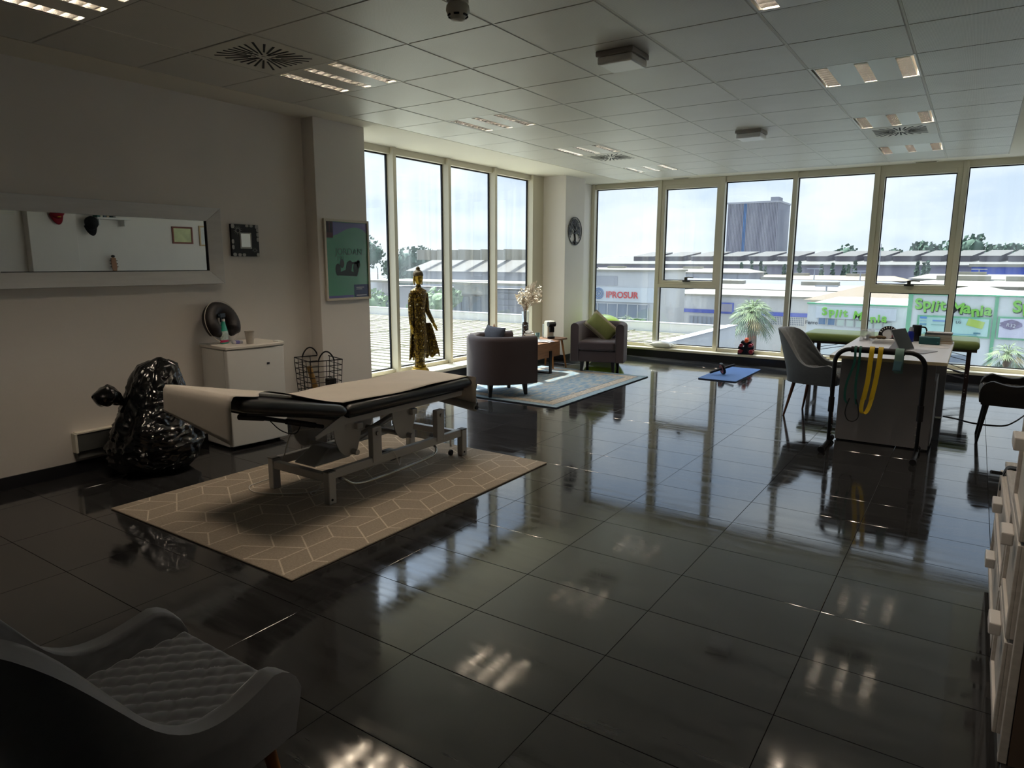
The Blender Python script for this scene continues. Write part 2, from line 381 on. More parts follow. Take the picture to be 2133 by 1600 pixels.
for k in range(6):
    x0, x1 = MBX[k]+(.03 if k else .06), MBX[k+1]-(.03 if k < 5 else .0)
    wn += 1
    e = bpy.data.objects.new('window_%d' % wn, None); COL.objects.link(e); struct(e)
    m = MB()
    m.box(x1, x1+.06, 7.0, 7.12, .14, 2.678) if k < 5 else None
    if k == 0: m.box(-1.25, x0, 7.0, 7.12, .14, 2.678)
    m.box(x0, x1, 7.02, 7.12, 2.60, 2.678).box(x0, x1, 7.02, 7.12, .14, .19)
    if k in (1, 4): m.box(x0, x1, 7.0, 7.12, 1.075, 1.125)
    m.obj('frame', M_frame, e, smooth=0, bevel=.002)
    if k in (1, 4):
        s = MB(); frame_boxes(s, x0, x1, 1.125, 2.60, .055, 7.015, 7.10); sash = s.obj('sash', M_frame, e, smooth=0, bevel=.003)
        xm = (x0+x1)/2
        h = MB().box(xm-.055, xm+.055, 6.985, 7.015, 1.165, 1.185).box(xm-.02, xm+.02, 6.97, 7.0, 1.175, 1.235)
        h.tube([(xm-.005, 6.98, 1.23), (xm+.04, 6.965, 1.237), (xm+.12, 6.96, 1.232)], .009, 8).obj('handle', M_handle, sash, smooth=40)
        spans = [(.19, 1.075), (1.18, 2.545)]
    else: spans = [(.19, 2.60)]
    for a, b in spans:
        ins = .055 if (k in (1, 4) and a > 1) else 0
        g = MB(); frame_boxes(g, x0+ins, x1-ins, a, b, .012, 7.085, 7.105); g.obj('gasket', M_gasket, e, smooth=0)
        MB().box(x0+ins+.01, x1-ins-.01, 7.097, 7.103, a+.01, b-.01).obj('pane', M_glass, e, smooth=0)
# flat grilles let into the border over the windows
for gx in (.28, 3.38):
    t = thing('border_grille', 'small flat slotted grille in the plaster strip %s' % ('near the corner' if gx < 1 else 'above the right end of the window wall'), 'grille', (gx, 6.88, HC))
    MB().box(-.13, .13, -.05, .05, -.006, 0).obj('plate', M_border, t, smooth=0, bevel=.003)
    for q in (-.02, .02): MB().box(-.11, .11, q-.008, q+.008, -.010, -.006).obj('slot', mat('slot_grey', '#8d8872', .7), t, smooth=0)
# ---------------------------------------------------------------- ceiling fittings
M_lum = mat('luminaire_white', '#d9d7ce', .35)
M_refl = mat('louvre_aluminium', '#e0ded8', .2, .95)
M_tube = mat('fluorescent_tube', '#fff0d8', .4, emit='#ffecd6', estr=TUBE_STRENGTH)
M_shadow = mat('housing_dark', '#2c2a28', .8)
STRIPS = [(.03, .108), (.262, .338), (.492, .57)]
lum_meshes = {}
def _lum():
    a = MB(); a.box(0, .6, 0, .6, .105, .11).box(0, .012, 0, .6, 0, .11).box(.588, .6, 0, .6, 0, .11).box(.012, .588, 0, .012, 0, .11).box(.012, .588, .588, .6, 0, .11)
    a.box(.012, .588, .012, .028, 0, .004).box(.012, .588, .572, .588, 0, .004)
    lum_meshes['housing'] = a.mesh('housing', M_lum, 0)
    p = MB(); p.box(.0, .154, .028, .572, .0, .003); lum_meshes['panel'] = p.mesh('cover_panel', M_lum, 0)
    w = STRIPS[0][1]-STRIPS[0][0]
    s = MB(); s.box(-.002, .0, .028, .572, .0, .07).box(w, w+.002, .028, .572, .0, .07).box(0, w, .028, .572, .085, .087)
    s.add([(0, .028, .085), (0, .572, .085), (-.002, .572, .068), (-.002, .028, .068)], [(0, 1, 2, 3)])
    lum_meshes['trough'] = s.mesh('trough', M_refl, 0)
    b = MB(); b.add([(0, -.011, .034), (w, -.011, .034), (w, .011, .034), (0, .011, .034), (0, -.001, .0), (w, -.001, 0), (w, .001, 0), (0, .001, 0)], [(0, 1, 2, 3), (4, 7, 6, 5), (0, 4, 5, 1), (3, 2, 6, 7), (0, 3, 7, 4), (1, 5, 6, 2)])
    lum_meshes['blade'] = b.mesh('louvre_blade', M_refl, 0)
    t = MB().cyl((w/2, .04, .058), (w/2, .56, .058), .008, n=10); lum_meshes['tube'] = t.mesh('tube', M_tube, 60)
_lum()
LAB = {(0, -3): 'recessed louvred ceiling light in the top left corner', (0, 0): 'recessed louvred ceiling light touching the large dark vent', (0, 3): 'recessed louvred ceiling light above the leftmost side windows', (0, 6): 'recessed louvred ceiling light joined to the small white vent on the left',
       (0, 9): 'farthest louvred ceiling light of the left row', (5, 0): 'recessed louvred ceiling light cut by the top edge of the picture', (5, 3): 'lit louvred ceiling light with yellow slats, largest of the right row', (5, 6): 'louvred ceiling light against the white vent on the right', (5, 9): 'farthest louvred ceiling light of the right row', (5, -3): 'louvred ceiling light above the camera on the right'}
for (i, j) in sorted(LIGHTS):
    t = thing('ceiling_light', LAB[(i, j)], 'ceiling light', (i*.6, j*.6, HC), group='recessed louvred lights')
    link('housing', lum_meshes['housing'], t)
    for x in (.108, .338): link('cover_panel', lum_meshes['panel'], t, (x, 0, 0))
    for (x0, x1) in STRIPS:
        q = link('trough', lum_meshes['trough'], t, (x0, 0, 0))
        link('tube', lum_meshes['tube'], t, (x0, 0, 0))
        for n in range(9): link('louvre_blade', lum_meshes['blade'], q, (0, .058+n*.0605, 0))
M_slot = mat('vent_slot_black', '#08080a', .8)
M_vent = mat('vent_plate', '#cfccc0', .45)
VLAB = {(0, -1): 'large square swirl vent with dark radial slots, nearest on the left', (0, 7): 'small white swirl vent behind the left row of lights', (5, 7): 'white swirl vent between two lights on the right'}
for (i, j) in sorted(VENTS):
    t = thing('ceiling_vent', VLAB[(i, j)], 'vent', (i*.6+.3, j*.6+.3, HC), group='swirl ceiling vents')
    MB().box(-.295, .295, -.295, .295, -.002, .03).obj('plate', M_vent, t, smooth=0, bevel=.004)
    for n in range(28):
        a = 2*PI*n/28+.05; c, s = math.cos(a), math.sin(a); R1 = .215/max(abs(c), abs(s)); r0 = (.045, .10, .075)[n % 3] if n % 7 else .04
        w = .011
        sl = MB(); px, py = -s*w/2, c*w/2
        sl.add([(c*r0+px, s*r0+py, -.0035), (c*R1+px*1.3, s*R1+py*1.3, -.0035), (c*R1-px*1.3, s*R1-py*1.3, -.0035), (c*r0-px, s*r0-py, -.0035), (c*r0+px, s*r0+py, 0), (c*R1+px*1.3, s*R1+py*1.3, 0), (c*R1-px*1.3, s*R1-py*1.3, 0), (c*r0-px, s*r0-py, 0)], [(0, 1, 2, 3), (0, 4, 5, 1), (1, 5, 6, 2), (2, 6, 7, 3), (3, 7, 4, 0)])
        sl.obj('slot', M_slot, t, smooth=0)
    MB().lathe([(0, -.006), (.012, -.005), (.014, -.002), (.014, 0)], n=12).obj('centre_screw', M_vent, t)
# smoke detector
t = thing('smoke_detector', 'round cream smoke detector hanging from the ceiling', 'smoke detector', (1.86, -.37, HC))
MB().lathe([(.052, 0), (.052, -.02), (.046, -.022)]).obj('base', M_lum, t)
MB().lathe([(.046, -.022), (.054, -.03), (.057, -.05), (.05, -.068), (.036, -.078), (.033, -.092), (.02, -.098), (0, -.099)]).obj('body', mat('detector_cream', '#d8d4c6', .4), t)
for n in range(6): MB().cbox((.045*math.cos(n*PI/3), .045*math.sin(n*PI/3), -.074), (.006, .026, .008), n*PI/3).obj('sensor_slot', M_slot, t, smooth=0)
# square emergency lights
for k, (x, y) in enumerate(((2.15, .84), (2.13, 3.74))):
    t = thing('emergency_light', ('nearer' if k == 0 else 'farther')+' square white emergency light box under the ceiling', 'emergency light', (x, y, HC), group='square emergency lights')
    MB().box(-.12, .12, -.12, .12, -.03, 0).obj('back_box', mat('box_grey', '#a59f98', .6), t, smooth=0, bevel=.006)
    MB().box(-.112, .112, -.112, .112, -.075, -.03).obj('diffuser', mat('opal_white', '#efeeec', .35), t, smooth=0, bevel=.012, seg=3)
# ---------------------------------------------------------------- left wall
M_silver = mat('silver_white_frame', '#e0e0de', .4, 0, noise_s=30, noise_a=.05, stretch=(1, .1, 1))
def mirror_glass():
    m = bpy.data.materials.new('mirror_glass'); m.use_nodes = True; b = m.node_tree.nodes['Principled BSDF']
    b.inputs['Base Color'].default_value = (.86, .88, .88, 1); b.inputs['Metallic'].default_value = 1; b.inputs['Roughness'].default_value = .01
    return m
M_mirror = mirror_glass()
# big mirror: y -1.47 .. .16, z 1.275 .. 1.86 ; mitred sloping frame
t = thing('wall_mirror', 'long mirror in a broad silvery white mitred frame on the left wall', 'mirror', (XL, -.66, 1.567))
hw, hh = .815, .292; iw, ih = .70, .19
def fr(k):
    o = [(-hw, -hh), (hw, -hh), (hw, hh), (-hw, hh)]; q = [(-iw, -ih), (iw, -ih), (iw, ih), (-iw, ih)]
    a, b = o[k], o[(k+1) % 4]; c, d = q[(k+1) % 4], q[k]
    m = MB(); P = lambda u, x: (x, u[0], u[1])
    m.add([P(a, 0), P(b, 0), P(c, 0), P(d, 0), P(a, .045), P(b, .045), P(c, .022), P(d, .022)], [(0, 3, 2, 1), (4, 5, 6, 7), (0, 1, 5, 4), (1, 2, 6, 5), (2, 3, 7, 6), (3, 0, 4, 7)])
    return m
for k in range(4): fr(k).obj('frame_rail', M_silver, t, smooth=0, bevel=.003)
MB().box(.004, .010, -iw, iw, -ih, ih).obj('glass', M_mirror, t, smooth=0)
li = MB(); 
li.box(.010, .024, iw-.006, iw, -ih, ih).box(.010, .024, -iw, iw, -ih, -ih+.004)
li.obj('inner_lip', M_gasket, t, smooth=0)
# small black frame with a mirror
t = thing('small_mirror', 'small square black frame with white flowers around a tiny mirror', 'mirror', (XL, .378, 1.618))
MB().box(0, .022, -.128, .128, -.128, .128).obj('frame', mat('black_lacquer', '#0d0b0b', .3), t, smooth=0, bevel=.003)
Mp = mat('white_ornament', '#b9b7b2', .6)
MB().box(.022, .028, -.054, .054, -.066, .062).obj('inner_rim', Mp, t, smooth=0, bevel=.002)
MB().box(.027, .030, -.044, .040, -.052, .054).obj('glass', M_mirror, t, smooth=0)
def flower(cy, cz, r, n):
    m = MB()
    for q in range(n):
        a = 2*PI*q/n; w = .24
        m.add([(.023, cy+r*.35*math.cos(a-w), cz+r*.35*math.sin(a-w)), (.023, cy+r*math.cos(a), cz+r*math.sin(a)), (.023, cy+r*.35*math.cos(a+w), cz+r*.35*math.sin(a+w)), (.026, cy+r*.5*math.cos(a), cz+r*.5*math.sin(a))], [(0, 1, 3), (1, 2, 3), (0, 3, 2), (0, 2, 1)])
    return m
flower(-.066, .078, .042, 14).obj('flower', Mp, t, smooth=0)
flower(.083, -.078, .028, 12).obj('flower', Mp, t, smooth=0)
for cy, cz in ((.02, .125), (.06, .125), (.122, .09), (.122, .05), (.122, .01), (-.122, -.01), (-.122, -.055), (-.105, -.118), (-.06, -.122), (-.02, -.122), (.112, .115), (-.112, .112), (.115, -.118)):
    z0, z1 = max(cz-.018, -.127), min(cz+.018, .127); y0, y1 = max(cy-.016, -.127), min(cy+.016, .127)
    MB().prism(rrect(y0, y1, z0, z1, .011, 3), 'x', .022, .0245).obj('lace_scallop', Mp, t, smooth=0)
# framed poster on the pier
t = thing('framed_poster', 'green racing car poster in a pale wooden frame on the pier', 'poster', (COLF, 1.35, 1.463))
PW, PH = .272, .366
for b in ((-PW, -PW+.022, -PH, PH), (PW-.022, PW, -PH, PH), (-PW+.022, PW-.022, PH-.022, PH), (-PW+.022, PW-.022, -PH, -PH+.022)):
    MB().box(0, .022, *b).obj('frame_rail', mat('pale_wood_frame', '#cfc7b4', .5), t, smooth=0, bevel=.002)
M_pg = mat('poster_green', '#3f8a67', .25, coat=.5); M_pb = mat('poster_blue', '#4c4f87', .25, coat=.5); M_pd = mat('poster_navy', '#2b3760', .25)
pp = MB().box(.004, .010, -PW+.02, PW-.02, -PH+.02, PH-.02).obj('print', M_pg, t, smooth=0)
wv = [(-.25, .34), (.25, .34), (.25, .245)]+[(.25-.5*q/12, .255+.045*math.sin(q/12*PI*1.5+.2)) for q in range(1, 12)]+[(-.25, .27)]
MB().prism([(u, v) for u, v in wv], 'x', .010, .0108).obj('blue_band', M_pb, pp, smooth=0)
MB().box(.010, .0108, -.25, .06, -.345, -.322).obj('blue_band', M_pb, pp, smooth=0)
MB().box(.010, .0115, .07, .25, -.345, -.225).obj('caption_block', M_pd, pp, smooth=0)
RYZ = Matrix(((0, 0, 1, 0), (1, 0, 0, 0), (0, 1, 0, 0), (0, 0, 0, 1)))   # text faces +x, reads along +y
def tm(x, y, z): return Matrix.Translation((x, y, z)) @ RYZ
M_ink = mat('poster_ink', '#2f5f4d', .4); M_pw = mat('poster_white', '#c8cbd4', .5)
text('lettering', 'JORDAN', .085, tm(.0112, .02, .075), M_ink, pp, .0003)
text('lettering', '191', .06, tm(.0112, -.085, .015), M_ink, pp, .0003)
for z, w_ in ((-.252, .10), (-.268, .075), (-.326, .13)): MB().box(.0115, .0118, .095, .095+w_, z-.004, z+.004).obj('caption_line', M_pw, pp, smooth=0)
car = MB()
for (u, v, ru, rv) in ((-.12, -.085, .032, .055), (.10, -.075, .034, .058), (-.07, -.03, .026, .04), (.13, -.035, .022, .04)):
    car.prism([(u+ru*math.cos(a*PI/8), v+rv*math.sin(a*PI/8)) for a in range(16)], 'x', .0109, .0114)
car.prism([(-.14, -.135), (.11, -.15), (.12, -.125), (.04, -.10), (.06, -.02), (.03, .0), (-.01, -.02), (-.03, -.09), (-.13, -.115)], 'x', .0109, .0116)
car.prism([(.03, -.02), (.15, -.005), (.15, -.025), (.03, -.04)], 'x', .0109, .0114)
car.obj('printed_car', mat('print_car', '#35403d', .5), pp, smooth=0)
ph = MB().box(.0105, .0112, -.248, -.165, .20, .343).obj('photo_print', mat('photo_maroon', '#4a2629', .5), pp, smooth=0)
ph2 = MB()
for yy in (-.225, -.185): ph2.prism([(yy+.014*math.cos(a*PI/6), .315+.022*math.sin(a*PI/6)) for a in range(12)], 'x', .0112, .0116).prism([(yy-.018, .245), (yy+.018, .245), (yy+.012, .298), (yy-.012, .298)], 'x', .0112, .0115)
ph2.obj('photo_figures', mat('photo_dark', '#241b22', .5), ph, smooth=0)
# trunking outlet near the floor
t = thing('outlet_box', 'grey outlet trunking box low on the left wall by the bag', 'outlet box', (XL, -1.05, .20))
MB().box(0, .055, 0, .36, -.04, .085).obj('body', mat('outlet_grey', '#5d5f5c', .5), t, smooth=0, bevel=.004)
MB().box(0, .060, -.016, .0, -.045, .09).obj('end_cap', M_border, t, smooth=0, bevel=.003)
MB().box(.0, .060, 0, .36, .085, .094).obj('cover_edge', M_border, t, smooth=0)
MB().box(0, .04, 0, .36, -.09, -.045).obj('cable_channel', mat('outlet_grey_light', '#7a7b77', .5), t, smooth=0)

# ---------------------------------------------------------------- fridge and the things on it
M_fr = mat('fridge_white', '#e6e5e0', .35)
FRX = Matrix.Rotation(0, 4, 'Z')
t = thing('mini_fridge', 'small white table-top fridge against the left wall', 'fridge', (-.76, .155, 0), math.radians(-4))
MB().box(-.20, .13, -.245, .245, .02, .785).obj('body', M_fr, t, smooth=0, bevel=.008)
d = MB(); d.prism([(.135, -.245), (.178, -.245), (.190, -.12), (.193, 0), (.190, .12), (.178, .245), (.135, .245)], 'z', .03, .782)
dr = d.obj('door', M_fr, t, smooth=30, bevel=.008, seg=3)
MB().cbox((.193, .09, .655), (.004, .022, .014)).obj('badge', mat('badge_dark', '#44434a', .3, .6), dr, smooth=0)
tp = MB(); tp.prism([(-.21, -.255), (.18, -.255), (.197, -.12), (.20, 0), (.197, .12), (.18, .255), (-.21, .255)], 'z', .785, .812)
tp.obj('worktop', mat('fridge_top', '#dcd6cc', .4), t, smooth=30, bevel=.007, seg=3)
MB().box(.10, .175, .20, .25, .812, .82).obj('hinge_cover', M_fr, t, smooth=0, bevel=.004)
for sx in (-.16, .1):
    for sy in (-.2, .2): MB().cyl((sx, sy, 0), (sx, sy, .02), .015, n=12).obj('foot', M_gasket, t)
ZF = .812
# spray bottle
t = thing('spray_bottle', 'turquoise cleaning spray bottle with dark trigger on the fridge', 'spray bottle', (-.82, .03, ZF), math.radians(20))
def oval(prof, n=20): 
    m = MB(); m.grid(lambda u, v: (prof[round(u*(len(prof)-1))][0]*math.cos(2*PI*v), prof[round(u*(len(prof)-1))][1]*math.sin(2*PI*v), prof[round(u*(len(prof)-1))][2]), len(prof), n, cv=True)
    return m
P = [(0, 0, 0), (.024, .036, .0), (.026, .04, .01), (.026, .04, .07), (.024, .036, .105), (.02, .027, .13), (.016, .019, .155), (.014, .015, .178), (.0, .0, .178)]
oval(P).obj('bottle', mat('teal_plastic', '#2fa58c', .3, coat=.4), t, smooth=50)
oval([(.0262, .0402, .012), (.0268, .0408, .03)]).obj('pink_band', mat('pink_label', '#c32a63', .4), t)
oval([(.0262, .0402, .03), (.0267, .0406, .075), (.0248, .037, .1)]).obj('label', mat('label_print', '#b7c9c2', .5, noise_s=60, noise_a=.35), t)
MB().lathe([(.015, .175), (.015, .19), (.013, .195)], n=16).obj('collar', M_white, t)
tr = MB().box(-.012, .012, -.045, .02, .205, .24).box(-.006, .006, -.03, -.018, .17, .21).cyl((0, 0, .19), (0, 0, .21), .011, n=12).box(-.008, .008, -.06, -.04, .215, .235)
tr.obj('trigger_head', mat('trigger_navy', '#0e1822', .4), t, smooth=30, bevel=.004)
# neck pillow leaning on the wall
t = thing('neck_pillow', 'dark brown horseshoe neck pillow with white piping leaning on the wall', 'neck pillow', (-.862, .045, ZF+.162), math.radians(6))
pts = []; rad = []
for k in range(33):
    a = math.radians(-68)+math.radians(316)*k/32
    rr = .098; pts.append((-.05*(math.sin(a)), rr*math.cos(a)*1.0, rr*math.sin(a)*1.18+.0)); rad.append(.052*(.93+.07*math.sin(a)))
rot = Matrix.Rotation(math.radians(-1), 4, 'X')
ring = []
for k in range(33):
    a = math.radians(-65)+math.radians(310)*k/32; ring.append((-.045*math.sin(a), (.100)*math.cos(a), .104*math.sin(a)))
rads = [.038*math.sqrt(min(1, min(k, 32-k)/3+.2)) if min(k, 32-k) < 3 else .057 for k in range(33)]
pil = MB().tube(ring, rads, 16).obj('cushion', mat('pillow_brown', '#181213', .5, bump=.1, bump_s=90), t, smooth=60)
def outer(k, s): 
    a = math.radians(-65)+math.radians(310)*k/32; r = .157; return (.012-.045*math.sin(a)+s, r*math.cos(a), .007+(r+.007)*math.sin(a))
MB().tube([outer(k, 0) for k in range(33)], .0028, 6).obj('piping', mat('piping_white', '#d7cfc2', .6), t)
# plastic cup and wipes
t = thing('plastic_cup', 'translucent white plastic cup on the fridge', 'cup', (-.635, .13, ZF))
MB().lathe([(0, .002), (.026, .002), (.036, .098), (.0385, .1), (.0375, .104), (.035, .1), (.025, .006), (0, .006)], n=28).obj('cup_wall', mat('cup_plastic', '#d8d0c4', .35, trans=.35), t)
t = thing('wipes_packet', 'small lilac and white packet of tissues on the fridge', 'packet', (-.735, .085, ZF), math.radians(70))
MB().cbox((0, 0, .012), (.08, .05, .024)).obj('pouch', mat('packet_white', '#cfccd2', .4), t, smooth=0, bevel=.008, seg=3)
MB().cbox((0, 0, .0125), (.036, .0515, .0252)).obj('sleeve', mat('packet_lilac', '#7b78b8', .4), t, smooth=0, bevel=.007, seg=3)

# ---------------------------------------------------------------- wire basket
M_wire = mat('black_wire', '#0d0d0f', .5, .3)
t = thing('wire_basket', 'black wire basket with two loop handles beside the fridge', 'basket', (-.765, .90, 0), math.radians(-18)+PI/2)
bw, bd = .148, .185; zt, zb = .60, .12
def rim(z):
    s = 1-.16*(zt-z)/(zt-zb); return [(-bw*s, -bd*s, z), (bw*s, -bd*s, z), (bw*s, bd*s, z), (-bw*s, bd*s, z)]
for k in range(11):
    z = zt-(zt-zb)*k/10; MB().tube(rim(z), .0032 if k else .0045, 6, closed=True).obj('hoop', M_wire, t)
for side in range(4):
    for q in range(1, 4):
        A, B = rim(zt), rim(zb); f = q/4
        p = Vector(A[side]).lerp(Vector(A[(side+1) % 4]), f); q2 = Vector(B[side]).lerp(Vector(B[(side+1) % 4]), f)
        MB().tube([p, q2], .0028, 6).obj('upright_wire', M_wire, t)
for cnr in range(4): MB().tube([rim(zt)[cnr], rim(zb)[cnr]], .0032, 6).obj('corner_wire', M_wire, t)
for q in range(-2, 3): MB().tube([(-bw*.84, q*.06, zb), (bw*.84, q*.06, zb)], .0028, 6).obj('floor_wire', M_wire, t)
for sgn in (-1, 1): MB().tube([(x*.5*bw, sgn*bd*.99, zt-.005+.085*math.sin(PI*(x+1)/2)**.7) for x in [-1+2*i/12 for i in range(13)]], .0065, 8).obj('handle', M_wire, t)
for cx in (-1, 1):
    for cy in (-1, 1): MB().cyl((cx*bw*.75, cy*bd*.75, 0), (cx*bw*.83, cy*bd*.83, zb), .006, n=8).obj('leg', M_wire, t)
t = thing('wooden_roller', 'wooden stick leaning inside the wire basket', 'stick', (-.80, .87, .13), 0)
MB().tube([(.06, .03, .0), (-.03, -.02, .40)], .024, 14).obj('rod', mat('ochre_wood', '#8a6a37', .55, noise_s=14, noise_a=.2, stretch=(1, 1, .1)), t)
t = thing('foam_block', 'small black block inside the wire basket', 'block', (-.70, .98, .26), math.radians(-15))
MB().cbox((0, 0, .06), (.07, .08, .19)).obj('block_body', mat('black_foam', '#0e0d0f', .7), t, smooth=0, bevel=.006)

# ---------------------------------------------------------------- black bin bag
def bag():
    def f(u, v):
        a = 2*PI*v; z = u
        # girth and lean along the height
        prof = [(0, .0), (.02, .70), (.10, .92), (.25, 1.0), (.42, .95), (.58, .78), (.72, .62), (.84, .50), (.93, .40), (1.0, .06)]
        for i in range(len(prof)-1):
            if prof[i][0] <= u <= prof[i+1][0]:
                r = prof[i][1]+(prof[i+1][1]-prof[i][1])*(u-prof[i][0])/(prof[i+1][0]-prof[i][0]); break
        rx, ry = .26*r, .315*r
        x = rx*math.cos(a); y = ry*math.sin(a)
        n1 = noise.noise(Vector((math.cos(a)*2.2, math.sin(a)*2.2, u*3)))
        n2 = noise.noise(Vector((math.cos(a)*7+3, math.sin(a)*7, u*6)))
        n3 = abs(noise.noise(Vector((math.cos(a)*4+9+u*6, math.sin(a)*4, u*14))))
        n4 = abs(noise.noise(Vector((math.cos(a)*9-u*9, math.sin(a)*9+4, u*20)))); n5 = abs(noise.noise(Vector((math.cos(a)*3+u*16, math.sin(a)*3, u*3+7)))); k = 1+.15*n1+.05*n2-.08*n3-.025*n4-.05*n5
        return (x*k, y*k+.07*u*u, z*.79+.02*n1*(u > .02)*(u < .97))
    return MB().grid(f, 130, 170, cv=True)
M_bag = mat('bin_liner', '#050506', .2, coat=.5, bump=.5, bump_s=14)
t = thing('bin_bag', 'full black plastic bin bag slumped against the left wall', 'bag', (-.62, -.68, 0))
bag().obj('bag_body', M_bag, t, smooth=70)
def ear(u, v):
    a = 2*PI*v; r = .085*math.sin(PI*min(max(u, .02), .99))**.6*(1+.25*noise.noise(Vector((math.cos(a)*3, math.sin(a)*3, u*5))))
    return (-.06+r*math.cos(a), -.16-.20*u, .50+.10*u+r*.8*math.sin(a)+.03*math.sin(u*5))
MB().grid(ear, 24, 28, cv=True).obj('knot', M_bag, t, smooth=70)

# ---------------------------------------------------------------- geometric rug and the treatment table
def geo_rug_mat():
    m = mat('beige_rug', '#a89a88', .95, noise_s=90, noise_a=.12, bump=.6, bump_s=220); return m
M_rug = geo_rug_mat()
t = thing('geometric_rug', 'beige flatwoven rug with cream cube lines under the treatment table', 'rug', (.745, -.135, 0))
RX, RY = .822, 1.135
MB().box(-RX, RX, -RY, RY, 0.001, .010).obj('weave', M_rug, t, smooth=0, bevel=.003)
M_line = mat('rug_cream_line', '#d2c5b2', .95, noise_s=120, noise_a=.15)
# tumbling-block lattice of cream lines, woven flush
ln = MB(); S = .172; seg = set()
def addseg(p, q):
    a, b = (round(p[0], 4), round(p[1], 4)), (round(q[0], 4), round(q[1], 4))
    seg.add((min(a, b), max(a, b)))
hx = S*math.sqrt(3)/2
for r_ in range(-12, 13):
    for c_ in range(-8, 9):
        cx = c_*2*hx+(hx if r_ % 2 else 0); cy = r_*1.5*S
        v = [(cx+S*math.sin(k*PI/3), cy+S*math.cos(k*PI/3)) for k in range(6)]
        for k in range(6): addseg(v[k], v[(k+1) % 6])
        if (r_+c_) % 2 == 0:
            s2 = .52
            w = [(cx+S*s2*math.sin(k*PI/3), cy+S*s2*math.cos(k*PI/3)+S*.0) for k in range(6)]
            for k in (0, 2, 4): addseg((cx, cy), v[k])
        else:
            for k in (1, 3): addseg((cx, cy), v[k])
def clip(p, q):
    (x0, y0), (x1, y1) = p, q; t0, t1 = 0, 1
    for d, lo, hi, o in ((x1-x0, -RX+.012, RX-.012, x0), (y1-y0, -RY+.012, RY-.012, y0)):
        if abs(d) < 1e-9:
            if o < lo or o > hi: return None
            continue
        a, b = (lo-o)/d, (hi-o)/d
        t0 = max(t0, min(a, b)); t1 = min(t1, max(a, b))
    return None if t1-t0 < .02 else ((x0+(x1-x0)*t0, y0+(y1-y0)*t0), (x0+(x1-x0)*t1, y0+(y1-y0)*t1))
for p, q in sorted(seg):
    c_ = clip(p, q)
    if not c_: continue
    (x0, y0), (x1, y1) = c_; dx, dy = x1-x0, y1-y0; L = math.hypot(dx, dy); px, py = -dy/L*.0042, dx/L*.0042
    ln.add([(x0+px, y0+py, .0106), (x1+px, y1+py, .0106), (x1-px, y1-py, .0106), (x0-px, y0-py, .0106)], [(0, 1, 2, 3)])
o = ln.obj('woven_lines', M_line, t, smooth=0); o['kind'] = 'stuff'

ZR = .011
M_grey = mat('couch_grey_metal', '#b6b4b0', .4, .1)
M_vinyl = mat('black_vinyl', '#17171a', .38, coat=.25, bump=.03, bump_s=30)
t = thing('treatment_table', 'black vinyl treatment couch on a grey metal lifting base', 'treatment table', (.675, 0, ZR))
# local x: -.27 .. .27 legs, y along the couch
LX = .262
for sx in (-1, 1):
    for y in (-.485, .80):
        l = MB().box(sx*LX-.026, sx*LX+.026, y-.028, y+.028, 0, .20).obj('leg', M_grey, t, smooth=0, bevel=.006)
        MB().box(sx*LX-.027, sx*LX+.027, y-.029, y+.029, .198, .207).obj('cap', mat('grey_cap', '#6d6b67', .6), l, smooth=0, bevel=.003)
        MB().cyl((sx*(LX+.026), y-.008, .03), (sx*(LX+.031), y-.008, .03), .007, n=10).obj('bolt', M_gasket, l)
for y in (-.485, .80): MB().box(-LX+.026, LX-.026, y-.022, y+.022, .135, .185).obj('cross_rail', M_grey, t, smooth=0, bevel=.004)
for sx in (-1, 1): MB().box(sx*(LX-.005)-.02, sx*(LX-.005)+.02, -.46, .775, .15, .205).obj('side_rail', M_grey, t, smooth=0, bevel=.005)
for sx in (-1, 1):
    for y in (-.10, .53):
        p = MB().box(sx*LX-.022, sx*LX+.022, y-.04, y+.04, .17, .40).obj('lift_post', M_grey, t, smooth=0, bevel=.005)
        MB().cyl((sx*(LX+.022), y, .36), (sx*(LX+.033), y, .36), .014, n=12).obj('pivot_bolt', mat('bolt_steel', '#b5b2ac', .3, .9), p)
# curved swing plates
for y in (-.37, .14):
    pl = [(y-.02, .46), (y+.21, .44), (y+.215, .40), (y+.165, .24), (y+.10, .24)]+[(y+.10-.115*math.sin(a*PI/16)-.0, .24+.20*(1-math.cos(a*PI/16))) for a in range(1, 9)]
    for sx in (-1, 1): MB().prism(pl, 'x', sx*.20-.004, sx*.20+.004).obj('swing_plate', M_grey, t, smooth=0)
    MB().cyl((-.25, y+.13, .26), (.25, y+.13, .26), .018, n=12).obj('axle', M_grey, t)
    MB().box(-.235, .235, y+.15, y+.20, .40, .44).obj('swing_bar', M_grey, t, smooth=0, bevel=.004)
MB().box(-.22, .22, -.40, .86, .445, .495).obj('upper_frame', M_grey, t, smooth=0, bevel=.005)
# motor housing
MB().add([(-.10, -.46, .19), (.10, -.46, .19), (.10, -.16, .19), (-.10, -.16, .19), (-.08, -.32, .28), (.08, -.32, .28), (.08, -.20, .27), (-.08, -.20, .27)], [(0, 3, 2, 1), (4, 5, 6, 7), (0, 1, 5, 4), (1, 2, 6, 5), (2, 3, 7, 6), (3, 0, 4, 7)]).obj('motor_cover', mat('motor_cover', '#b0aeaa', .5), t, smooth=0, bevel=.008)
MB().cyl((0, -.2, .22), (0, .35, .36), .024, n=14).obj('actuator', mat('actuator_grey', '#b7b5b0', .3, .6), t)
MB().cbox((.05, .25, .10), (.12, .10, .06)).obj('control_box', mat('control_box', '#5b5a57', .5), t, smooth=0, bevel=.012, seg=3)
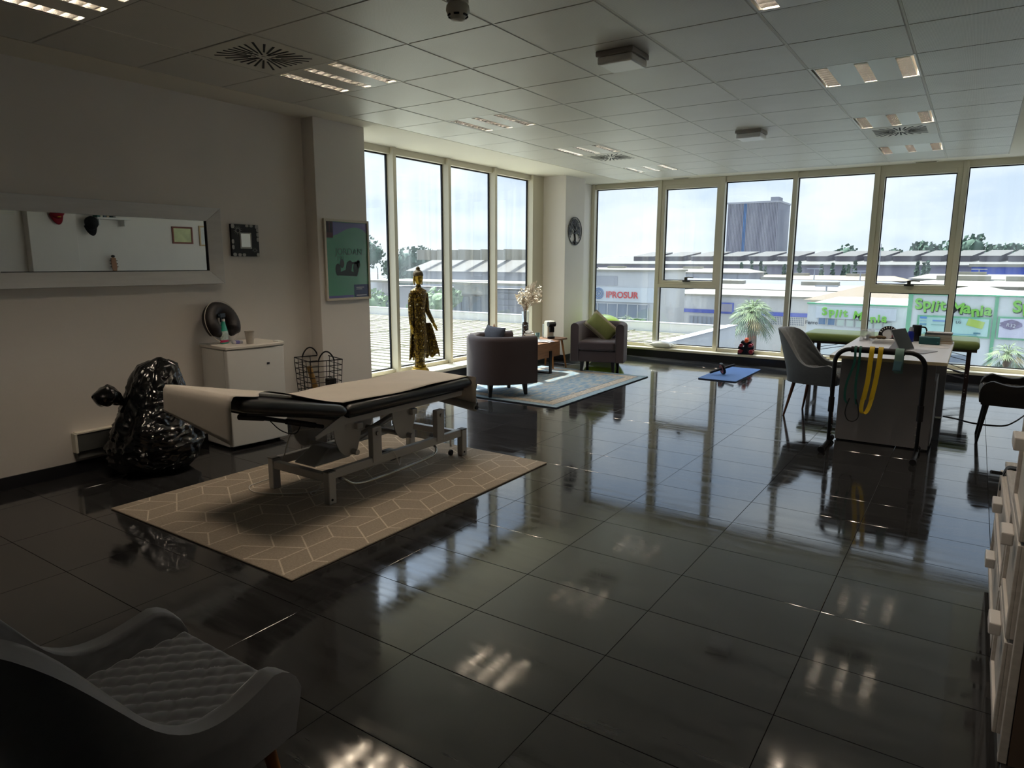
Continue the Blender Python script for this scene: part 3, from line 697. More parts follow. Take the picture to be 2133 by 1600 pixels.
# foot switch bar
MB().tube(smooth_path([(.20, -.40, .15), (.285, -.39, .13), (.315, -.30, .085), (.32, 0, .08), (.315, .38, .095), (.285, .47, .13), (.22, .49, .15)], 6), .009, 10).obj('foot_bar', mat('chrome', '#c9c7c2', .15, 1.0), t)
# caster
MB().cyl((.20, .74, .07), (.20, .74, .15), .008, n=10).obj('caster_stem', mat('chrome', '#c9c7c2'), t)
MB().cyl((.192, .74, .022), (.208, .74, .022), .022, n=16).obj('caster', M_gasket, t)
# pads
def pad(x0, x1, y0, y1, h, r, tilt=None):
    m = MB(); prof = rrect(x0, x1, -h/2, h/2, r, 5)
    n = len(prof); L = y1-y0
    rows = []
    for k, (yy, s) in enumerate(((0, .0), (0.004, .55), (.016, .82), (.04, .97), (.07, 1), (L-.07, 1), (L-.04, .97), (L-.016, .82), (L-.004, .55), (L, 0))):
        cx = (x0+x1)/2; w = (x1-x0)/2
        rows.append([(cx+(u-cx)*(1-(1-s)*.06), y0+yy, v*s) for u, v in prof])
    vs = [p for r_ in rows for p in r_]; K = len(rows)
    m.add(vs, [(i*n+j, i*n+(j+1) % n, (i+1)*n+(j+1) % n, (i+1)*n+j) for i in range(K-1) for j in range(n)]+[tuple(range(n))[::-1], tuple((K-1)*n+j for j in range(n))])
    return m
o = pad(-.295, .295, 0, 1.235, .075, .035).obj('body_pad', M_vinyl, t, smooth=60); o.location = (0, -.335, .545)
MB().box(-.25, .25, -.30, .84, .492, .510).obj('pad_board', M_gasket, t, smooth=0)
HT = math.radians(12.5)
hp = pad(-.295, .295, -.74, 0, .075, .035).obj('head_pad', M_vinyl, t, smooth=60); hp.location = (0, -.345, .545); hp.rotation_euler = (-HT, 0, 0)
MB().box(-.24, .24, -.66, -.05, -.052, -.036).obj('pad_board', M_gasket, hp, smooth=0)
# gas spring of the head section
gs = MB().tube([(.17, -1.0, .62), (.17, -.85, .585)], .016, 12).tube([(.17, -.86, .588), (.17, -.44, .455)], .012, 12).tube([(.17, -.70, .538), (.17, -.50, .475)], .017, 12)
gs.obj('gas_spring', M_gasket, t)
MB().add([(.235, -.55, .41), (.245, -.55, .41), (.245, -.30, .46), (.235, -.30, .46), (.235, -.56, .43), (.245, -.56, .43), (.245, -.34, .52), (.235, -.34, .52)], [(0, 1, 2, 3), (4, 7, 6, 5), (0, 4, 5, 1), (1, 5, 6, 2), (2, 6, 7, 3), (3, 7, 4, 0)]).obj('hinge_arm', M_grey, t, smooth=0)
MB().tube(smooth_path([(.17, -.82, .575), (.20, -.76, .50), (.22, -.68, .47), (.20, -.62, .52), (.17, -.62, .51)], 6), .003, 6).obj('release_cable', M_gasket, t)
# roll holder rod with the spare roll
t2 = thing('paper_roll', 'roll of grey couch paper hung across the foot end of the table', 'paper roll', (.675, .905, ZR))
MB().cyl((-.26, -.02, .42), (.33, -.02, .36), .03, n=20).obj('roll', mat('roll_grey', '#8f8b84', .8), t2)
MB().cyl((.325, -.02, .3605), (.345, -.02, .3585), .014, n=12).obj('core', M_gasket, t2)
MB().cyl((.34, -.02, .359), (.345, -.02, .40), .004, n=8).obj('clip', M_gasket, t2)
# couch paper lying on the pads
M_paper = mat('couch_paper', '#dcd2c4', .9, noise_s=5, noise_a=.04)
def paper(u, v):
    # u along from foot hang to head hang, v across
    s = u*2.49-.22; x = -.285+.50*v
    if s < 0: y, z = .912, .60+s; y += .012*math.sin(v*6); x = -.285+.60*v
    elif s < 1.25:
        y = .90-s; z = .5895+.004*math.sin(s*9+v*4)
        edge = .53+.03*math.sin(s*2.4)
        x = -.285+edge*v
        if s > 1.0: z += 0
    elif s < 2.02:
        q = s-1.25; y = -.35-q*math.cos(HT); z = .5895+.004+q*math.sin(HT)+.03*math.sin(PI*min(q/.5, 1))*(.4+.6*v)*0
        dip = math.exp(-((q-.03)/.12)**2)
        edge = .53-.26*math.exp(-((q-.36)/.16)**2)+.06*max(0, q-.5)/.27
        x = -.285+edge*v
        z += .022*math.exp(-((q-.30)/.12)**2)*v
    else:
        q = s-2.02; y = -1.105-.035*math.sin(min(q/.06, 1)*PI/2)-.02*q; z = .5895+.77*math.sin(HT)+.004-q*1.0+.02
        if q < .06: z = .5895+.77*math.sin(HT)+.014-.05*(1-math.cos(min(q/.06, 1)*PI/2))
        else: z = .5895+.77*math.sin(HT)-.036-(q-.06)*(.55+.55*v)
        x = -.30+.62*v
    return (x, y, z+.003)
t3 = thing('couch_paper_sheet', 'sheet of cream paper laid over the treatment table and hanging at the head', 'paper sheet', (.675, 0, ZR))
o = MB().grid(paper, 110, 14).obj('sheet', M_paper, t3, smooth=70)
so = o.modifiers.new('thick', 'SOLIDIFY'); so.thickness = .0016; so.offset = 1
# white control cable from table to floor
t = thing('power_cable', 'thin white cable looping from the treatment table down to the rug', 'cable', (.675, 0, 0))
MB().tube(smooth_path([(.16, -.45, .47), (.10, -.48, .45), (-.05, -.50, .40), (-.20, -.46, .20), (-.34, -.42, .06), (-.42, -.48, .018), (-.40, -.58, .016), (-.26, -.62, .016), (-.05, -.50, .016), (.05, -.35, .016)], 8), .0038, 8).obj('cord', mat('cable_white', '#cfcac0', .4), t)
t = thing('coiled_cable', 'thin loose cable hanging in loops under the treatment table', 'cable', (.675, 0, 0))
MB().tube(smooth_path([(.18, -.46, .15), (.16, -.50, .07), (.10, -.48, .03), (.02, -.42, .02), (.10, -.30, .05), (.20, -.20, .10), (.22, -.05, .14), (.27, .02, .22), (.29, .05, .20), (.26, .12, .10), (.2, .2, .12)], 8), .003, 8).obj('cord', mat('cable_white', '#cfcac0', .4), t)
# ---------------------------------------------------------------- standing gilded statue in the side window
def gilt():
    m = bpy.data.materials.new('gilt_mosaic'); m.use_nodes = True; t = m.node_tree; b = t.nodes['Principled BSDF']
    co = t.nodes.new('ShaderNodeTexCoord')
    v = t.nodes.new('ShaderNodeTexVoronoi'); v.inputs['Scale'].default_value = 75; t.links.new(co.outputs['Object'], v.inputs['Vector'])
    r = t.nodes.new('ShaderNodeValToRGB'); r.color_ramp.interpolation = 'CONSTANT'
    r.color_ramp.elements[0].color = lin('#5b4712'); r.color_ramp.elements[1].position = .90; r.color_ramp.elements[1].color = lin('#d8cfa8')  # palest cells paint white glints of small mirror bits into the colour
    e = r.color_ramp.elements.new(.45); e.color = lin('#3a2a10'); e = r.color_ramp.elements.new(.7); e.color = lin('#7d6420')
    t.links.new(v.outputs['Color'], r.inputs[0]); t.links.new(r.outputs[0], b.inputs['Base Color'])
    b.inputs['Metallic'].default_value = .75; b.inputs['Roughness'].default_value = .32
    bp = t.nodes.new('ShaderNodeBump'); bp.inputs['Strength'].default_value = .7; bp.inputs['Distance'].default_value = .006
    t.links.new(v.outputs['Distance'], bp.inputs['Height']); t.links.new(bp.outputs[0], b.inputs['Normal']); return m
M_gilt = gilt(); M_gold = mat('plain_gold', '#8f7426', .35, .75, noise_s=25, noise_a=.25)
t = thing('buddha_statue', 'tall gilded standing Buddha statue with a flared robe by the side window', 'statue', (-1.255, 2.80, .19), math.radians(-14))
MB().lathe([(0, 0), (.105, 0), (.11, .012), (.10, .03), (.085, .04), (.088, .055), (0, .055)], n=28).obj('pedestal', M_gold, t, smooth=40)
SEC = [  # z, x-centre, half depth x, half width y, y-centre
    (.055, 0, .055, .06, 0), (.14, 0, .05, .062, 0), (.20, 0, .062, .085, 0), (.24, 0, .07, .098, .0), (.35, 0, .07, .096, 0), (.50, 0, .068, .094, 0), (.60, 0, .066, .09, 0), (.68, 0, .06, .082, 0),
    (.76, 0, .062, .085, 0), (.84, .0, .066, .098, 0), (.905, .0, .062, .112, 0), (.94, .0, .052, .104, 0), (.962, 0, .038, .06, 0), (.975, 0, .03, .034, 0), (1.0, .004, .028, .03, 0)]
def sec(SEC, n=32, fold=0):
    m = MB(); K = len(SEC)
    def f(u, v):
        x = u*(K-1); i = min(int(x), K-2); q = x-i; q = q*q*(3-2*q)
        a = [SEC[i][k]+(SEC[i+1][k]-SEC[i][k])*q for k in range(5)]
        th = 2*PI*v; w = 1+fold*math.sin(th*9)*max(0, 1-a[0]/.6)
        return (a[1]+a[2]*math.cos(th)*w, a[4]+a[3]*math.sin(th)*w, a[0])
    return m.grid(f, K*5, n, cv=True)
sec(SEC, 48, .035).obj('robed_body', M_gilt, t, smooth=60)
# draped robe panels held out by the hands
def flare(sgn, wid, z0, z1):
    def f(u, v):
        z = z0+(z1-z0)*u; w = wid*(.35+.65*(1-u)**.8)*v; y = sgn*(.075+w); x = .02*math.sin(v*9)+.03*v
        return (x-.01, y, z-.10*v*(1-u)*(.4)-(.02*math.sin(v*14) if u < .05 else 0)+.05*v*v*(1-u))
    return f
o = MB().grid(flare(1, .20, .17, .56), 22, 22).obj('robe_flare', M_gilt, t, smooth=60); so = o.modifiers.new('t', 'SOLIDIFY'); so.thickness = .014
o = MB().grid(flare(-1, .085, .16, .62), 22, 16).obj('robe_flare', M_gilt, t, smooth=60); so = o.modifiers.new('t', 'SOLIDIFY'); so.thickness = .014
for sgn in (-1, 1):
    sh = (0, sgn*.088, .905); el = (.005, sgn*.112, .71); wr = (.035, sgn*(.13 if sgn < 0 else .175), .565 if sgn > 0 else .555)
    a = MB().tube(smooth_path([sh, (.0, sgn*.104, .80), el, wr], 5), [.036, .037, .037, .036, .036, .035, .034, .034, .033, .032, .031, .03, .028, .026, .024, .022], 14).obj('arm_sleeve', M_gilt, t, smooth=60)
    hd = MB(); wv = Vector(wr); dv = Vector((.25, sgn*(.35 if sgn > 0 else .02), -1)).normalized()
    hd.tube([wv, wv+dv*.03, wv+dv*.055], [.014, .019, .016], 12)
    for q in range(4): hd.tube([wv+dv*.05+Vector((0, 0, 0))+Vector((.010*(q-1.5), 0, 0)), wv+dv*(.078)+Vector((.0105*(q-1.5), 0, 0)), wv+dv*(.112-.006*abs(q-1.5))+Vector((.011*(q-1.5)+.006, 0, 0))], [.0055, .005, .0035], 8)
    hd.tube([wv+dv*.02+Vector((.014, 0, 0)), wv+dv*.045+Vector((.028, 0, 0)), wv+dv*.07+Vector((.03, 0, 0))], [.006, .0055, .004], 8)
    hd.obj('hand', M_gold, t, smooth=60)
# head
def head(u, v):
    th = PI*u; ph = 2*PI*v; rx, ry, rz = .058, .05, .082
    x = rx*math.sin(th)*math.cos(ph); y = ry*math.sin(th)*math.sin(ph); z = rz*math.cos(th)
    if z < 0: y *= 1-.30*(-z/rz)**1.5; x *= 1-.12*(-z/rz)
    if x > 0:
        x += .014*math.exp(-((y/.009)**2))*math.exp(-(((z+.012)/.022)**2))          # nose
        x += .006*math.exp(-((y/.017)**2))*math.exp(-(((z+.045)/.007)**2))          # lips
        x += .004*math.exp(-((z-.018)/.008)**2)                                      # brow
        x -= .006*(math.exp(-(((abs(y)-.021)/.012)**2)))*math.exp(-(((z-.004)/.009)**2))   # eyes
        x += .006*math.exp(-((y/.014)**2))*math.exp(-(((z+.066)/.012)**2))
    return (.006+x, y, 1.075+z)
MB().grid(head, 40, 48, cv=True).obj('head', M_gold, t, smooth=70)
MB().lathe([(.055, 1.098), (.060, 1.104), (.060, 1.118), (.056, 1.135), (.045, 1.155), (.028, 1.168), (.024, 1.174), (.024, 1.19), (.016, 1.203), (.006, 1.21), (0, 1.211)], (0, 0, 0), 28).obj('hair_crown', mat('hair_bronze', '#4b3c1c', .5, .5, bump=1, bump_s=120), t, smooth=60)
for sgn in (-1, 1): MB().tube([(-.002, sgn*.052, 1.10), (-.004, sgn*.056, 1.06), (-.002, sgn*.054, 1.02), (0, sgn*.05, 1.0)], [.007, .010, .008, .006], 10).obj('ear', M_gold, t, smooth=60)
for sgn in (-1, 1): MB().ball((.035, sgn*.028, .068), (.05, .02, .016)).obj('foot', M_gold, t, smooth=60)

# ---------------------------------------------------------------- corner: wall disc, ball, rug, armchairs
t = thing('tree_of_life_disc', 'round metal tree ornament on the corner pier', 'wall ornament', (-.985, 5.97, 1.905))
M_iron = mat('grey_iron', '#4a4b4d', .5, .5)
RYd = .20
MB().tube([(.012, RYd*math.cos(2*PI*k/48), RYd*math.sin(2*PI*k/48)) for k in range(48)], .007, 8, closed=True).obj('ring', M_iron, t)
MB().tube([(.012, 0, -.19), (.012, .01, -.11), (.012, -.006, -.03), (.012, 0, .03)], [.02, .013, .011, .008], 10).obj('trunk', M_iron, t)
rr = random.Random(5)
def branch(m, p, a, L, d):
    q = (p[0]+L*math.cos(a), p[1]+L*math.sin(a))
    if math.hypot(*q) > .19: return
    m.tube([(.012, p[0], p[1]), (.013, (p[0]+q[0])/2+rr.uniform(-.006, .006), (p[1]+q[1])/2), (.012, q[0], q[1])], [.0022*d+.001, .002*d+.001, .0018*d], 6)
    if d > 1:
        for da in (-.55, .05, .6): branch(m, q, a+da+rr.uniform(-.15, .15), L*.8, d-1)
for a in (2.6, 1.9, 1.57, 1.2, .5, .15, 2.95):
    m = MB(); branch(m, (0, rr.uniform(-.04, .03)), a, .06, 4); m.obj('branch', M_iron, t)
lf = MB()
for k in range(230):
    a = rr.uniform(-.35, PI+.35); r_ = .185*math.sqrt(rr.uniform(.12, 1)); cy, cz = r_*math.cos(a), r_*math.sin(a); w = rr.uniform(0, 6.28); s = .011
    lf.add([(.016, cy+s*math.cos(w), cz+s*math.sin(w)), (.018, cy+s*.45*math.cos(w+PI/2), cz+s*.45*math.sin(w+PI/2)), (.016, cy-s*math.cos(w), cz-s*math.sin(w)), (.014, cy-s*.45*math.cos(w+PI/2), cz-s*.45*math.sin(w+PI/2))], [(0, 1, 2, 3)])
o = lf.obj('leaves', mat('iron_leaf', '#6a6b6c', .5, .4), t, smooth=0); o['kind'] = 'stuff'
for k in range(5): MB().tube([(.012, 0, -.14), (.012, (k-2)*.04, -.165), (.012, (k-2)*.07, -.19+.01*abs(k-2)**1.5)], [.006, .004, .002], 6).obj('root', M_iron, t)
# exercise ball
t = thing('exercise_ball', 'large lime green exercise ball behind the far armchair', 'exercise ball', (-.575, 6.22, 0))
def gball(u, v):
    th = PI*u; rib = 1+.004*math.cos(th*22)*(math.sin(th)**2); R_ = .34*rib
    return (R_*math.sin(th)*math.cos(2*PI*v), R_*math.sin(th)*math.sin(2*PI*v), .339+R_*math.cos(th)*.995)
MB().grid(gball, 64, 48, cv=True).obj('ball_skin', mat('lime_rubber', '#bfe83c', .35, coat=.2), t, smooth=60)
MB().lathe([(0, .002), (.014, .002), (.014, -.001), (0, -.001)], (0, 0, .678)).obj('valve', mat('valve_white', '#e8f0c8', .5), t)
# blue bordered rug
def persian():
    m = bpy.data.materials.new('blue_rug'); m.use_nodes = True; t = m.node_tree; b = t.nodes['Principled BSDF']
    co = t.nodes.new('ShaderNodeTexCoord')
    n = t.nodes.new('ShaderNodeTexNoise'); n.inputs['Scale'].default_value = 9; n.inputs['Detail'].default_value = 8; n.inputs['Roughness'].default_value = .7
    mp = t.nodes.new('ShaderNodeMapping'); mp.inputs['Scale'].default_value = (2.2, .7, 1); t.links.new(co.outputs['Object'], mp.inputs[0]); t.links.new(mp.outputs[0], n.inputs['Vector'])
    r = t.nodes.new('ShaderNodeValToRGB'); E = r.color_ramp.elements; E[0].position = .38; E[0].color = lin('#6b8496'); E[1].position = .66; E[1].color = lin('#b3a592'); q = E.new(.5); q.color = lin('#8797a0')
    t.links.new(n.outputs['Fac'], r.inputs[0]); t.links.new(r.outputs[0], b.inputs['Base Color']); b.inputs['Roughness'].default_value = .95
    n2 = t.nodes.new('ShaderNodeTexNoise'); n2.inputs['Scale'].default_value = 260; t.links.new(co.outputs['Object'], n2.inputs['Vector'])
    bp = t.nodes.new('ShaderNodeBump'); bp.inputs['Strength'].default_value = .5; bp.inputs['Distance'].default_value = .004; t.links.new(n2.outputs['Fac'], bp.inputs['Height']); t.links.new(bp.outputs[0], b.inputs['Normal']); return m
t = thing('blue_rug', 'faded blue oriental rug with a beige border between the armchairs', 'rug', (-.145, 3.85, 0))
ax, ay = .805, 1.165
MB().box(-ax, ax, -ay, ay, 0, .010).obj('backing', mat('rug_edge_dark', '#20262e', .95), t, smooth=0)
def bandm(name, o, i, z, m):
    w = MB(); w.box(-o[0], o[0], -o[1], -i[1], .009, z).box(-o[0], o[0], i[1], o[1], .009, z).box(-o[0], -i[0], -i[1], i[1], .009, z).box(i[0], o[0], -i[1], i[1], .009, z); return w.obj(name, m, t, smooth=0)
M_rb = mat('rug_pale_blue', '#8b9ea8', .95, noise_s=25, noise_a=.18); M_rc = mat('rug_beige_border', '#b4a898', .95, noise_s=40, noise_a=.3); M_rd = mat('rug_line_dark', '#3c4a56', .95)
bandm('outer_border', (ax-.004, ay-.004), (ax-.09, ay-.09), .0125, M_rb); bandm('guard_line', (ax-.09, ay-.09), (ax-.098, ay-.098), .0125, M_rd); bandm('beige_border', (ax-.098, ay-.098), (ax-.215, ay-.215), .0125, M_rc); bandm('guard_line', (ax-.215, ay-.215), (ax-.223, ay-.223), .0125, M_rd)
MB().box(-ax+.223, ax-.223, -ay+.223, ay-.223, .009, .0125).obj('field', persian(), t, smooth=0)

M_ac = mat('brown_fabric', '#43383a', .9, noise_s=300, noise_a=.12, bump=.15, bump_s=400, sheen=.2)
M_acleg = mat('armchair_leg_black', '#0f0d0d', .4)
def armchair(label, loc, rz):
    t = thing('tub_armchair', label, 'armchair', loc, rz, 'brown tub armchairs')
    path = smooth_path([(.30, .30, 0), (.305, .12, 0), (.30, -.05, 0), (.255, -.19, 0), (.14, -.265, 0), (0, -.285, 0), (-.14, -.265, 0), (-.255, -.19, 0), (-.30, -.05, 0), (-.305, .12, 0), (-.30, .30, 0)], 5)
    K = len(path); th = .105; z0, z1 = .145, .655
    secp = [(-th/2, z0), (-th/2, z1-.05)]+[(-th/2*math.cos(a*PI/8), z1-.05+.05*math.sin(a*PI/8)) for a in range(1, 8)]+[(th/2, z1-.05), (th/2, z0)]
    def f(u, v):
        i = round(u*(K-1)); p = path[i]; a = path[max(i-1, 0)]; b = path[min(i+1, K-1)]; d = (b-a).normalized(); n = Vector((d.y, -d.x, 0))
        s, z = secp[round(v*(len(secp)-1))]
        return (p.x-n.x*s, p.y-n.y*s, z)
    m = MB().grid(f, K, len(secp))
    ns = len(secp); m.f.append(tuple(range(ns))); m.f.append(tuple((K-1)*ns+j for j in range(ns))); m.mi += [0, 0]
    for i in range(K-1): m.f.append((i*ns, (i+1)*ns, (i+1)*ns+ns-1, i*ns+ns-1)); m.mi.append(0)
    sh = m.obj('shell', M_ac, t, smooth=55)
    for sx in (-1, 1):
        MB().tube([(sx*.30-.052, .3025, .15), (sx*.30-.052, .3025, .60)]+[(sx*.30-.052*math.cos(a*PI/8), .3025, .605+.05*math.sin(a*PI/8)) for a in range(0, 9)]+[(sx*.30+.052, .3025, .60), (sx*.30+.052, .3025, .15)], .004, 6).obj('arm_piping', M_ac, sh)
    MB().box(-.25, .25, -.22, .285, .145, .29).obj('seat_base', M_ac, t, smooth=0, bevel=.01)
    c = MB(); c.box(-.245, .245, -.21, .315, .295, .42); c.obj('seat_cushion', M_ac, t, smooth=30, bevel=.035, seg=4)
    for sx in (-1, 1):
        for y in (-.19, .22):
            MB().add([(sx*.205-.026, y-.026, .15), (sx*.205+.026, y-.026, .15), (sx*.205+.026, y+.026, .15), (sx*.205-.026, y+.026, .15), (sx*.215-.016, y*1.06-.016, 0), (sx*.215+.016, y*1.06-.016, 0), (sx*.215+.016, y*1.06+.016, 0), (sx*.215-.016, y*1.06+.016, 0)],
                     [(0, 1, 2, 3), (4, 7, 6, 5), (0, 4, 5, 1), (1, 5, 6, 2), (2, 6, 7, 3), (3, 7, 4, 0)]).obj('leg', M_acleg, t, smooth=0, bevel=.004)
    return t
armchair('brown tub armchair seen from behind, on the near end of the blue rug', (-.275, 3.0, .013), math.radians(-30))
armchair('brown tub armchair facing the room in front of the lime green ball', (-.13, 5.22, .0), math.radians(180+17))
def cushion(w, h, d, mats, M, parent, name='cover'):
    def f(sg):
        def g(u, v):
            x, y = 2*u-1, 2*v-1; e = max(0, (1-abs(x)**2.6)*(1-abs(y)**2.6)); k = 1-.10*(1-abs(x)**1.0)*abs(y)**4-.0
            return M @ Vector((x*w/2*(1-.07*(1-y*y)*abs(x)**3), y*h/2*(1-.07*(1-x*x)*abs(y)**3), sg*d/2*e**.5))
        return g
    m = MB(); m.grid(f(1), 20, 20); m.k = 1 if len(mats) > 1 else 0; m.grid(f(-1), 20, 20)
    return m.obj(name, mats, parent, smooth=60)
M_cush = mat('charcoal_cushion', '#33343c', .85, noise_s=60, noise_a=.15)
t = thing('dark_cushion', 'charcoal cushion sticking up behind the near armchair back', 'cushion', (-.34, 3.12, .435), math.radians(-24))
cushion(.42, .33, .10, [M_cush], Matrix.Translation((-.04, -.08, .155)) @ Matrix.Rotation(math.radians(68), 4, 'X'), t)
t = thing('green_cushion', 'olive green cushion with pale trim tilted on the far armchair', 'cushion', (-.16, 5.24, .425), math.radians(17))
Mx = Matrix.Translation((.02, .03, .155)) @ Matrix.Rotation(math.radians(40), 4, 'Y') @ Matrix.Rotation(math.radians(66), 4, 'X')
oc = cushion(.43, .27, .12, [mat('olive_fabric', '#6e7442', .85, noise_s=9, noise_a=.12), mat('olive_back', '#7a7358', .85), mat('cushion_stripe', '#8d8570', .85)], Mx, t)
for pg_ in oc.data.polygons:
    q_ = Mx.inverted() @ pg_.center
    if abs(q_.y) > .085: pg_.material_index = 2
MB().tube([Mx @ Vector((x*.215*(1-.07*(1-y*y)), y*.135*(1-.07*(1-x*x)), 0)) for x, y in [(-1+2*k/10, -1) for k in range(10)]+[(1, -1+2*k/10) for k in range(10)]+[(1-2*k/10, 1) for k in range(10)]+[(-1, 1-2*k/10) for k in range(10)]], .005, 8, closed=True).obj('trim', mat('cushion_trim', '#a79d84', .8), t)

# ---------------------------------------------------------------- coffee table group
M_wood = mat('walnut_planks', '#7b5639', .5, noise_s=5, noise_a=.25, stretch=(8, .8, 8))
t = thing('coffee_table', 'wooden box coffee table on black metal runner legs', 'coffee table', (-.78, 4.27, .0125))
x0, x1, y0, y1 = -.33, .30, -.58, .45
for k in range(4): MB().box(x0+k*(x1-x0)/4+.001, x0+(k+1)*(x1-x0)/4-.001, y0, y1, .385, .41).obj('plank', M_wood, t, smooth=0, bevel=.002)
MB().box(x1-.02, x1, y0, y1, .215, .384).obj('front_board', M_wood, t, smooth=0, bevel=.003)
MB().box(x0, x0+.02, y0, y1, .215, .384).obj('back_board', M_wood, t, smooth=0, bevel=.003)
for y in (y0, y1-.02): MB().box(x0+.021, x1-.021, y, y+.02, .215, .384).obj('end_board', M_wood, t, smooth=0, bevel=.003)
MB().box(x0+.021, x1-.021, y0+.021, y1-.021, .215, .235).obj('bottom', M_wood, t, smooth=0)
M_blk = mat('black_steel', '#141416', .45, .4)
for y in (-.40, .20):
    MB().box(x1, x1+.012, y-.03, y+.03, .0, .30).box(x0-.012, x0, y-.03, y+.03, .0, .30).box(x0, x1, y-.03, y+.03, .0, .014).obj('runner_leg', M_blk, t, smooth=0, bevel=.002)
t = thing('side_stool', 'low wooden stool with splayed legs behind the coffee table', 'stool', (-.83, 5.03, 0))
MB().prism(rrect(-.18, .18, -.21, .21, .03), 'z', .385, .41).obj('top', M_wood, t, smooth=30, bevel=.004)
for sx in (-1, 1):
    for sy in (-1, 1): MB().cyl((sx*.12, sy*.13, .39), (sx*.17, sy*.18, 0), .017, .011, 12).obj('leg', mat('honey_wood', '#a8733d', .5, noise_s=12, noise_a=.2), t)
ZT = .4225
# vase with dried flowers
VX, VY = -1.0, 4.665
t = thing('glass_vase', 'tall clear cylinder vase half filled with brown chips on the coffee table', 'vase', (VX, VY, ZT))
M_clear = mat('clear_glass', '#f2f6f6', .02, trans=1, ior=1.45)
MB().lathe([(0, .0), (.047, .0), (.049, .004), (.047, .37), (.049, .378), (.0455, .375), (.0435, .012), (0, .012)], n=32).obj('glass', M_clear, t)
chips = MB()
for k in range(420):
    a = rr.uniform(0, 6.28); r_ = .040*math.sqrt(rr.uniform(0.25, 1)); z = rr.uniform(.016, .225)
    chips.cbox((r_*math.cos(a), r_*math.sin(a), z), (.016, .011, .007), rr.uniform(0, 6), rr.uniform(0, 6))
o = chips.obj('wood_chips', mat('potpourri', '#6b4430', .8, noise_s=40, noise_a=.5), t, smooth=0); o['kind'] = 'stuff'
t = thing('dried_flowers', 'bunch of pale dried flowers and pampas grass in the vase', 'flowers', (VX, VY, ZT+.20))
M_stem = mat('dry_stem', '#b59a7c', .8); M_petal = mat('dry_petal', '#ddd2c0', .75); M_plume = mat('pampas_plume', '#cdbfae', .9)
for k in range(34):
    a = rr.uniform(0, 6.28); sp = rr.uniform(.03, .20); hgt = rr.uniform(.30, .50); top = Vector((sp*math.cos(a)*1.0+.05, sp*math.sin(a)*.9+.06, hgt))
    pts = smooth_path([(.012*math.cos(a), .012*math.sin(a), .02), (.02*math.cos(a), .02*math.sin(a), .19), top*.75+Vector((0, 0, .05)), top], 4)
    st = MB().tube(pts, .0016, 5); st.obj('stem', M_stem, t, smooth=0)
    pt = MB()
    for q in range(13):
        c = top.lerp(pts[6], rr.uniform(0, .8))+Vector((rr.uniform(-.03, .03), rr.uniform(-.03, .03), rr.uniform(-.03, .03))); s = rr.uniform(.012, .024); n1 = Vector((rr.uniform(-1, 1), rr.uniform(-1, 1), rr.uniform(-1, 1))).normalized(); n2 = n1.orthogonal().normalized(); n3 = n1.cross(n2)
        pt.add([c+n2*s*math.cos(w*PI/3)+n3*s*.8*math.sin(w*PI/3)+n1*.003*(w % 2) for w in range(6)], [(0, 1, 2, 3, 4, 5)])
    pt.obj('petals', M_petal, t, smooth=0)
for k in range(5):
    b = Vector((0, 0, .2)); tp = Vector((.05+.03*k-.05, .02+.02*k, .50+.02*k)); pl = MB()
    for q in range(240):
        f = rr.random(); c = b.lerp(tp, .55+.45*f); d = Vector((rr.uniform(-1, 1), rr.uniform(-1, 1), rr.uniform(.3, 1.6))).normalized(); L = .05*(1.1-f*.8)
        s = d.orthogonal().normalized()*.0016; pl.add([c-s, c+s, c+d*L], [(0, 1, 2)])
    o = pl.obj('plume', M_plume, t, smooth=0); o['kind'] = 'stuff'
# tissue box, glass, capsule machine, magazines, pot, candle, figurine
t = thing('tissue_box', 'white tissue box with a puffed tissue on the coffee table', 'tissue box', (-.93, 4.66, ZT), math.radians(12))
MB().box(-.055, .055, -.06, .06, 0, .075).obj('carton', mat('carton_white', '#dcd9d2', .6), t, smooth=0, bevel=.003)
def tis(u, v):
    a = 2*PI*v; r_ = .05*math.sin(PI*min(u+.08, 1))*(1+.25*math.sin(5*a+u*3)); return (r_*math.cos(a), r_*math.sin(a)*.8, .073+.055*u)
MB().grid(tis, 10, 36, cv=True).obj('tissue', mat('tissue_white', '#f2f0ec', .8), t, smooth=60)
t = thing('drinking_glass', 'small clear tumbler between tissue box and coffee machine', 'glass', (-.90, 4.83, ZT-.012))
MB().lathe([(0, 0), (.026, 0), (.031, .085), (.029, .085), (.0245, .006), (0, .006)], n=24).obj('tumbler', mat('blue_clear_glass', '#bcd8e4', .03, trans=1), t)
t = thing('coffee_machine', 'cream capsule coffee machine with black spout on the stool', 'coffee machine', (-.79, 4.985, .41), math.radians(-30))
# front is +x
body = [(-.10, 0), (.015, 0), (.015, .09), (.015, .16), (.05, .185), (.05, .235), (.03, .245), (-.07, .245), (-.095, .225)]
MB().prism(body, 'y', -.05, .05).obj('body', mat('machine_cream', '#d8d5c2', .3, coat=.3), t, smooth=30, bevel=.012, seg=3)
MB().box(.016, .052, -.035, .035, .09, .165).obj('brew_block', M_blk, t, smooth=0, bevel=.006)
MB().cyl((.03, -.052, .20), (.03, .052, .20), .036, n=24).obj('brew_head', M_blk, t)
MB().box(.02, .075, -.052, .052, .198, .208).obj('lever', M_blk, t, smooth=0, bevel=.003)
MB().prism(arc(.015, 0, .055, -PI/2, PI/2, 12), 'z', .0, .03).obj('drip_tray', M_blk, t, smooth=30, bevel=.004)
MB().box(-.155, -.10, -.045, .045, 0, .19).obj('water_tank', mat('tank_clear', '#dfe8ea', .05, trans=.8), t, smooth=0, bevel=.01)
t = thing('magazine_pile', 'open magazines lying at the end of the coffee table', 'magazines', (-.62, 4.53, ZT), math.radians(25))
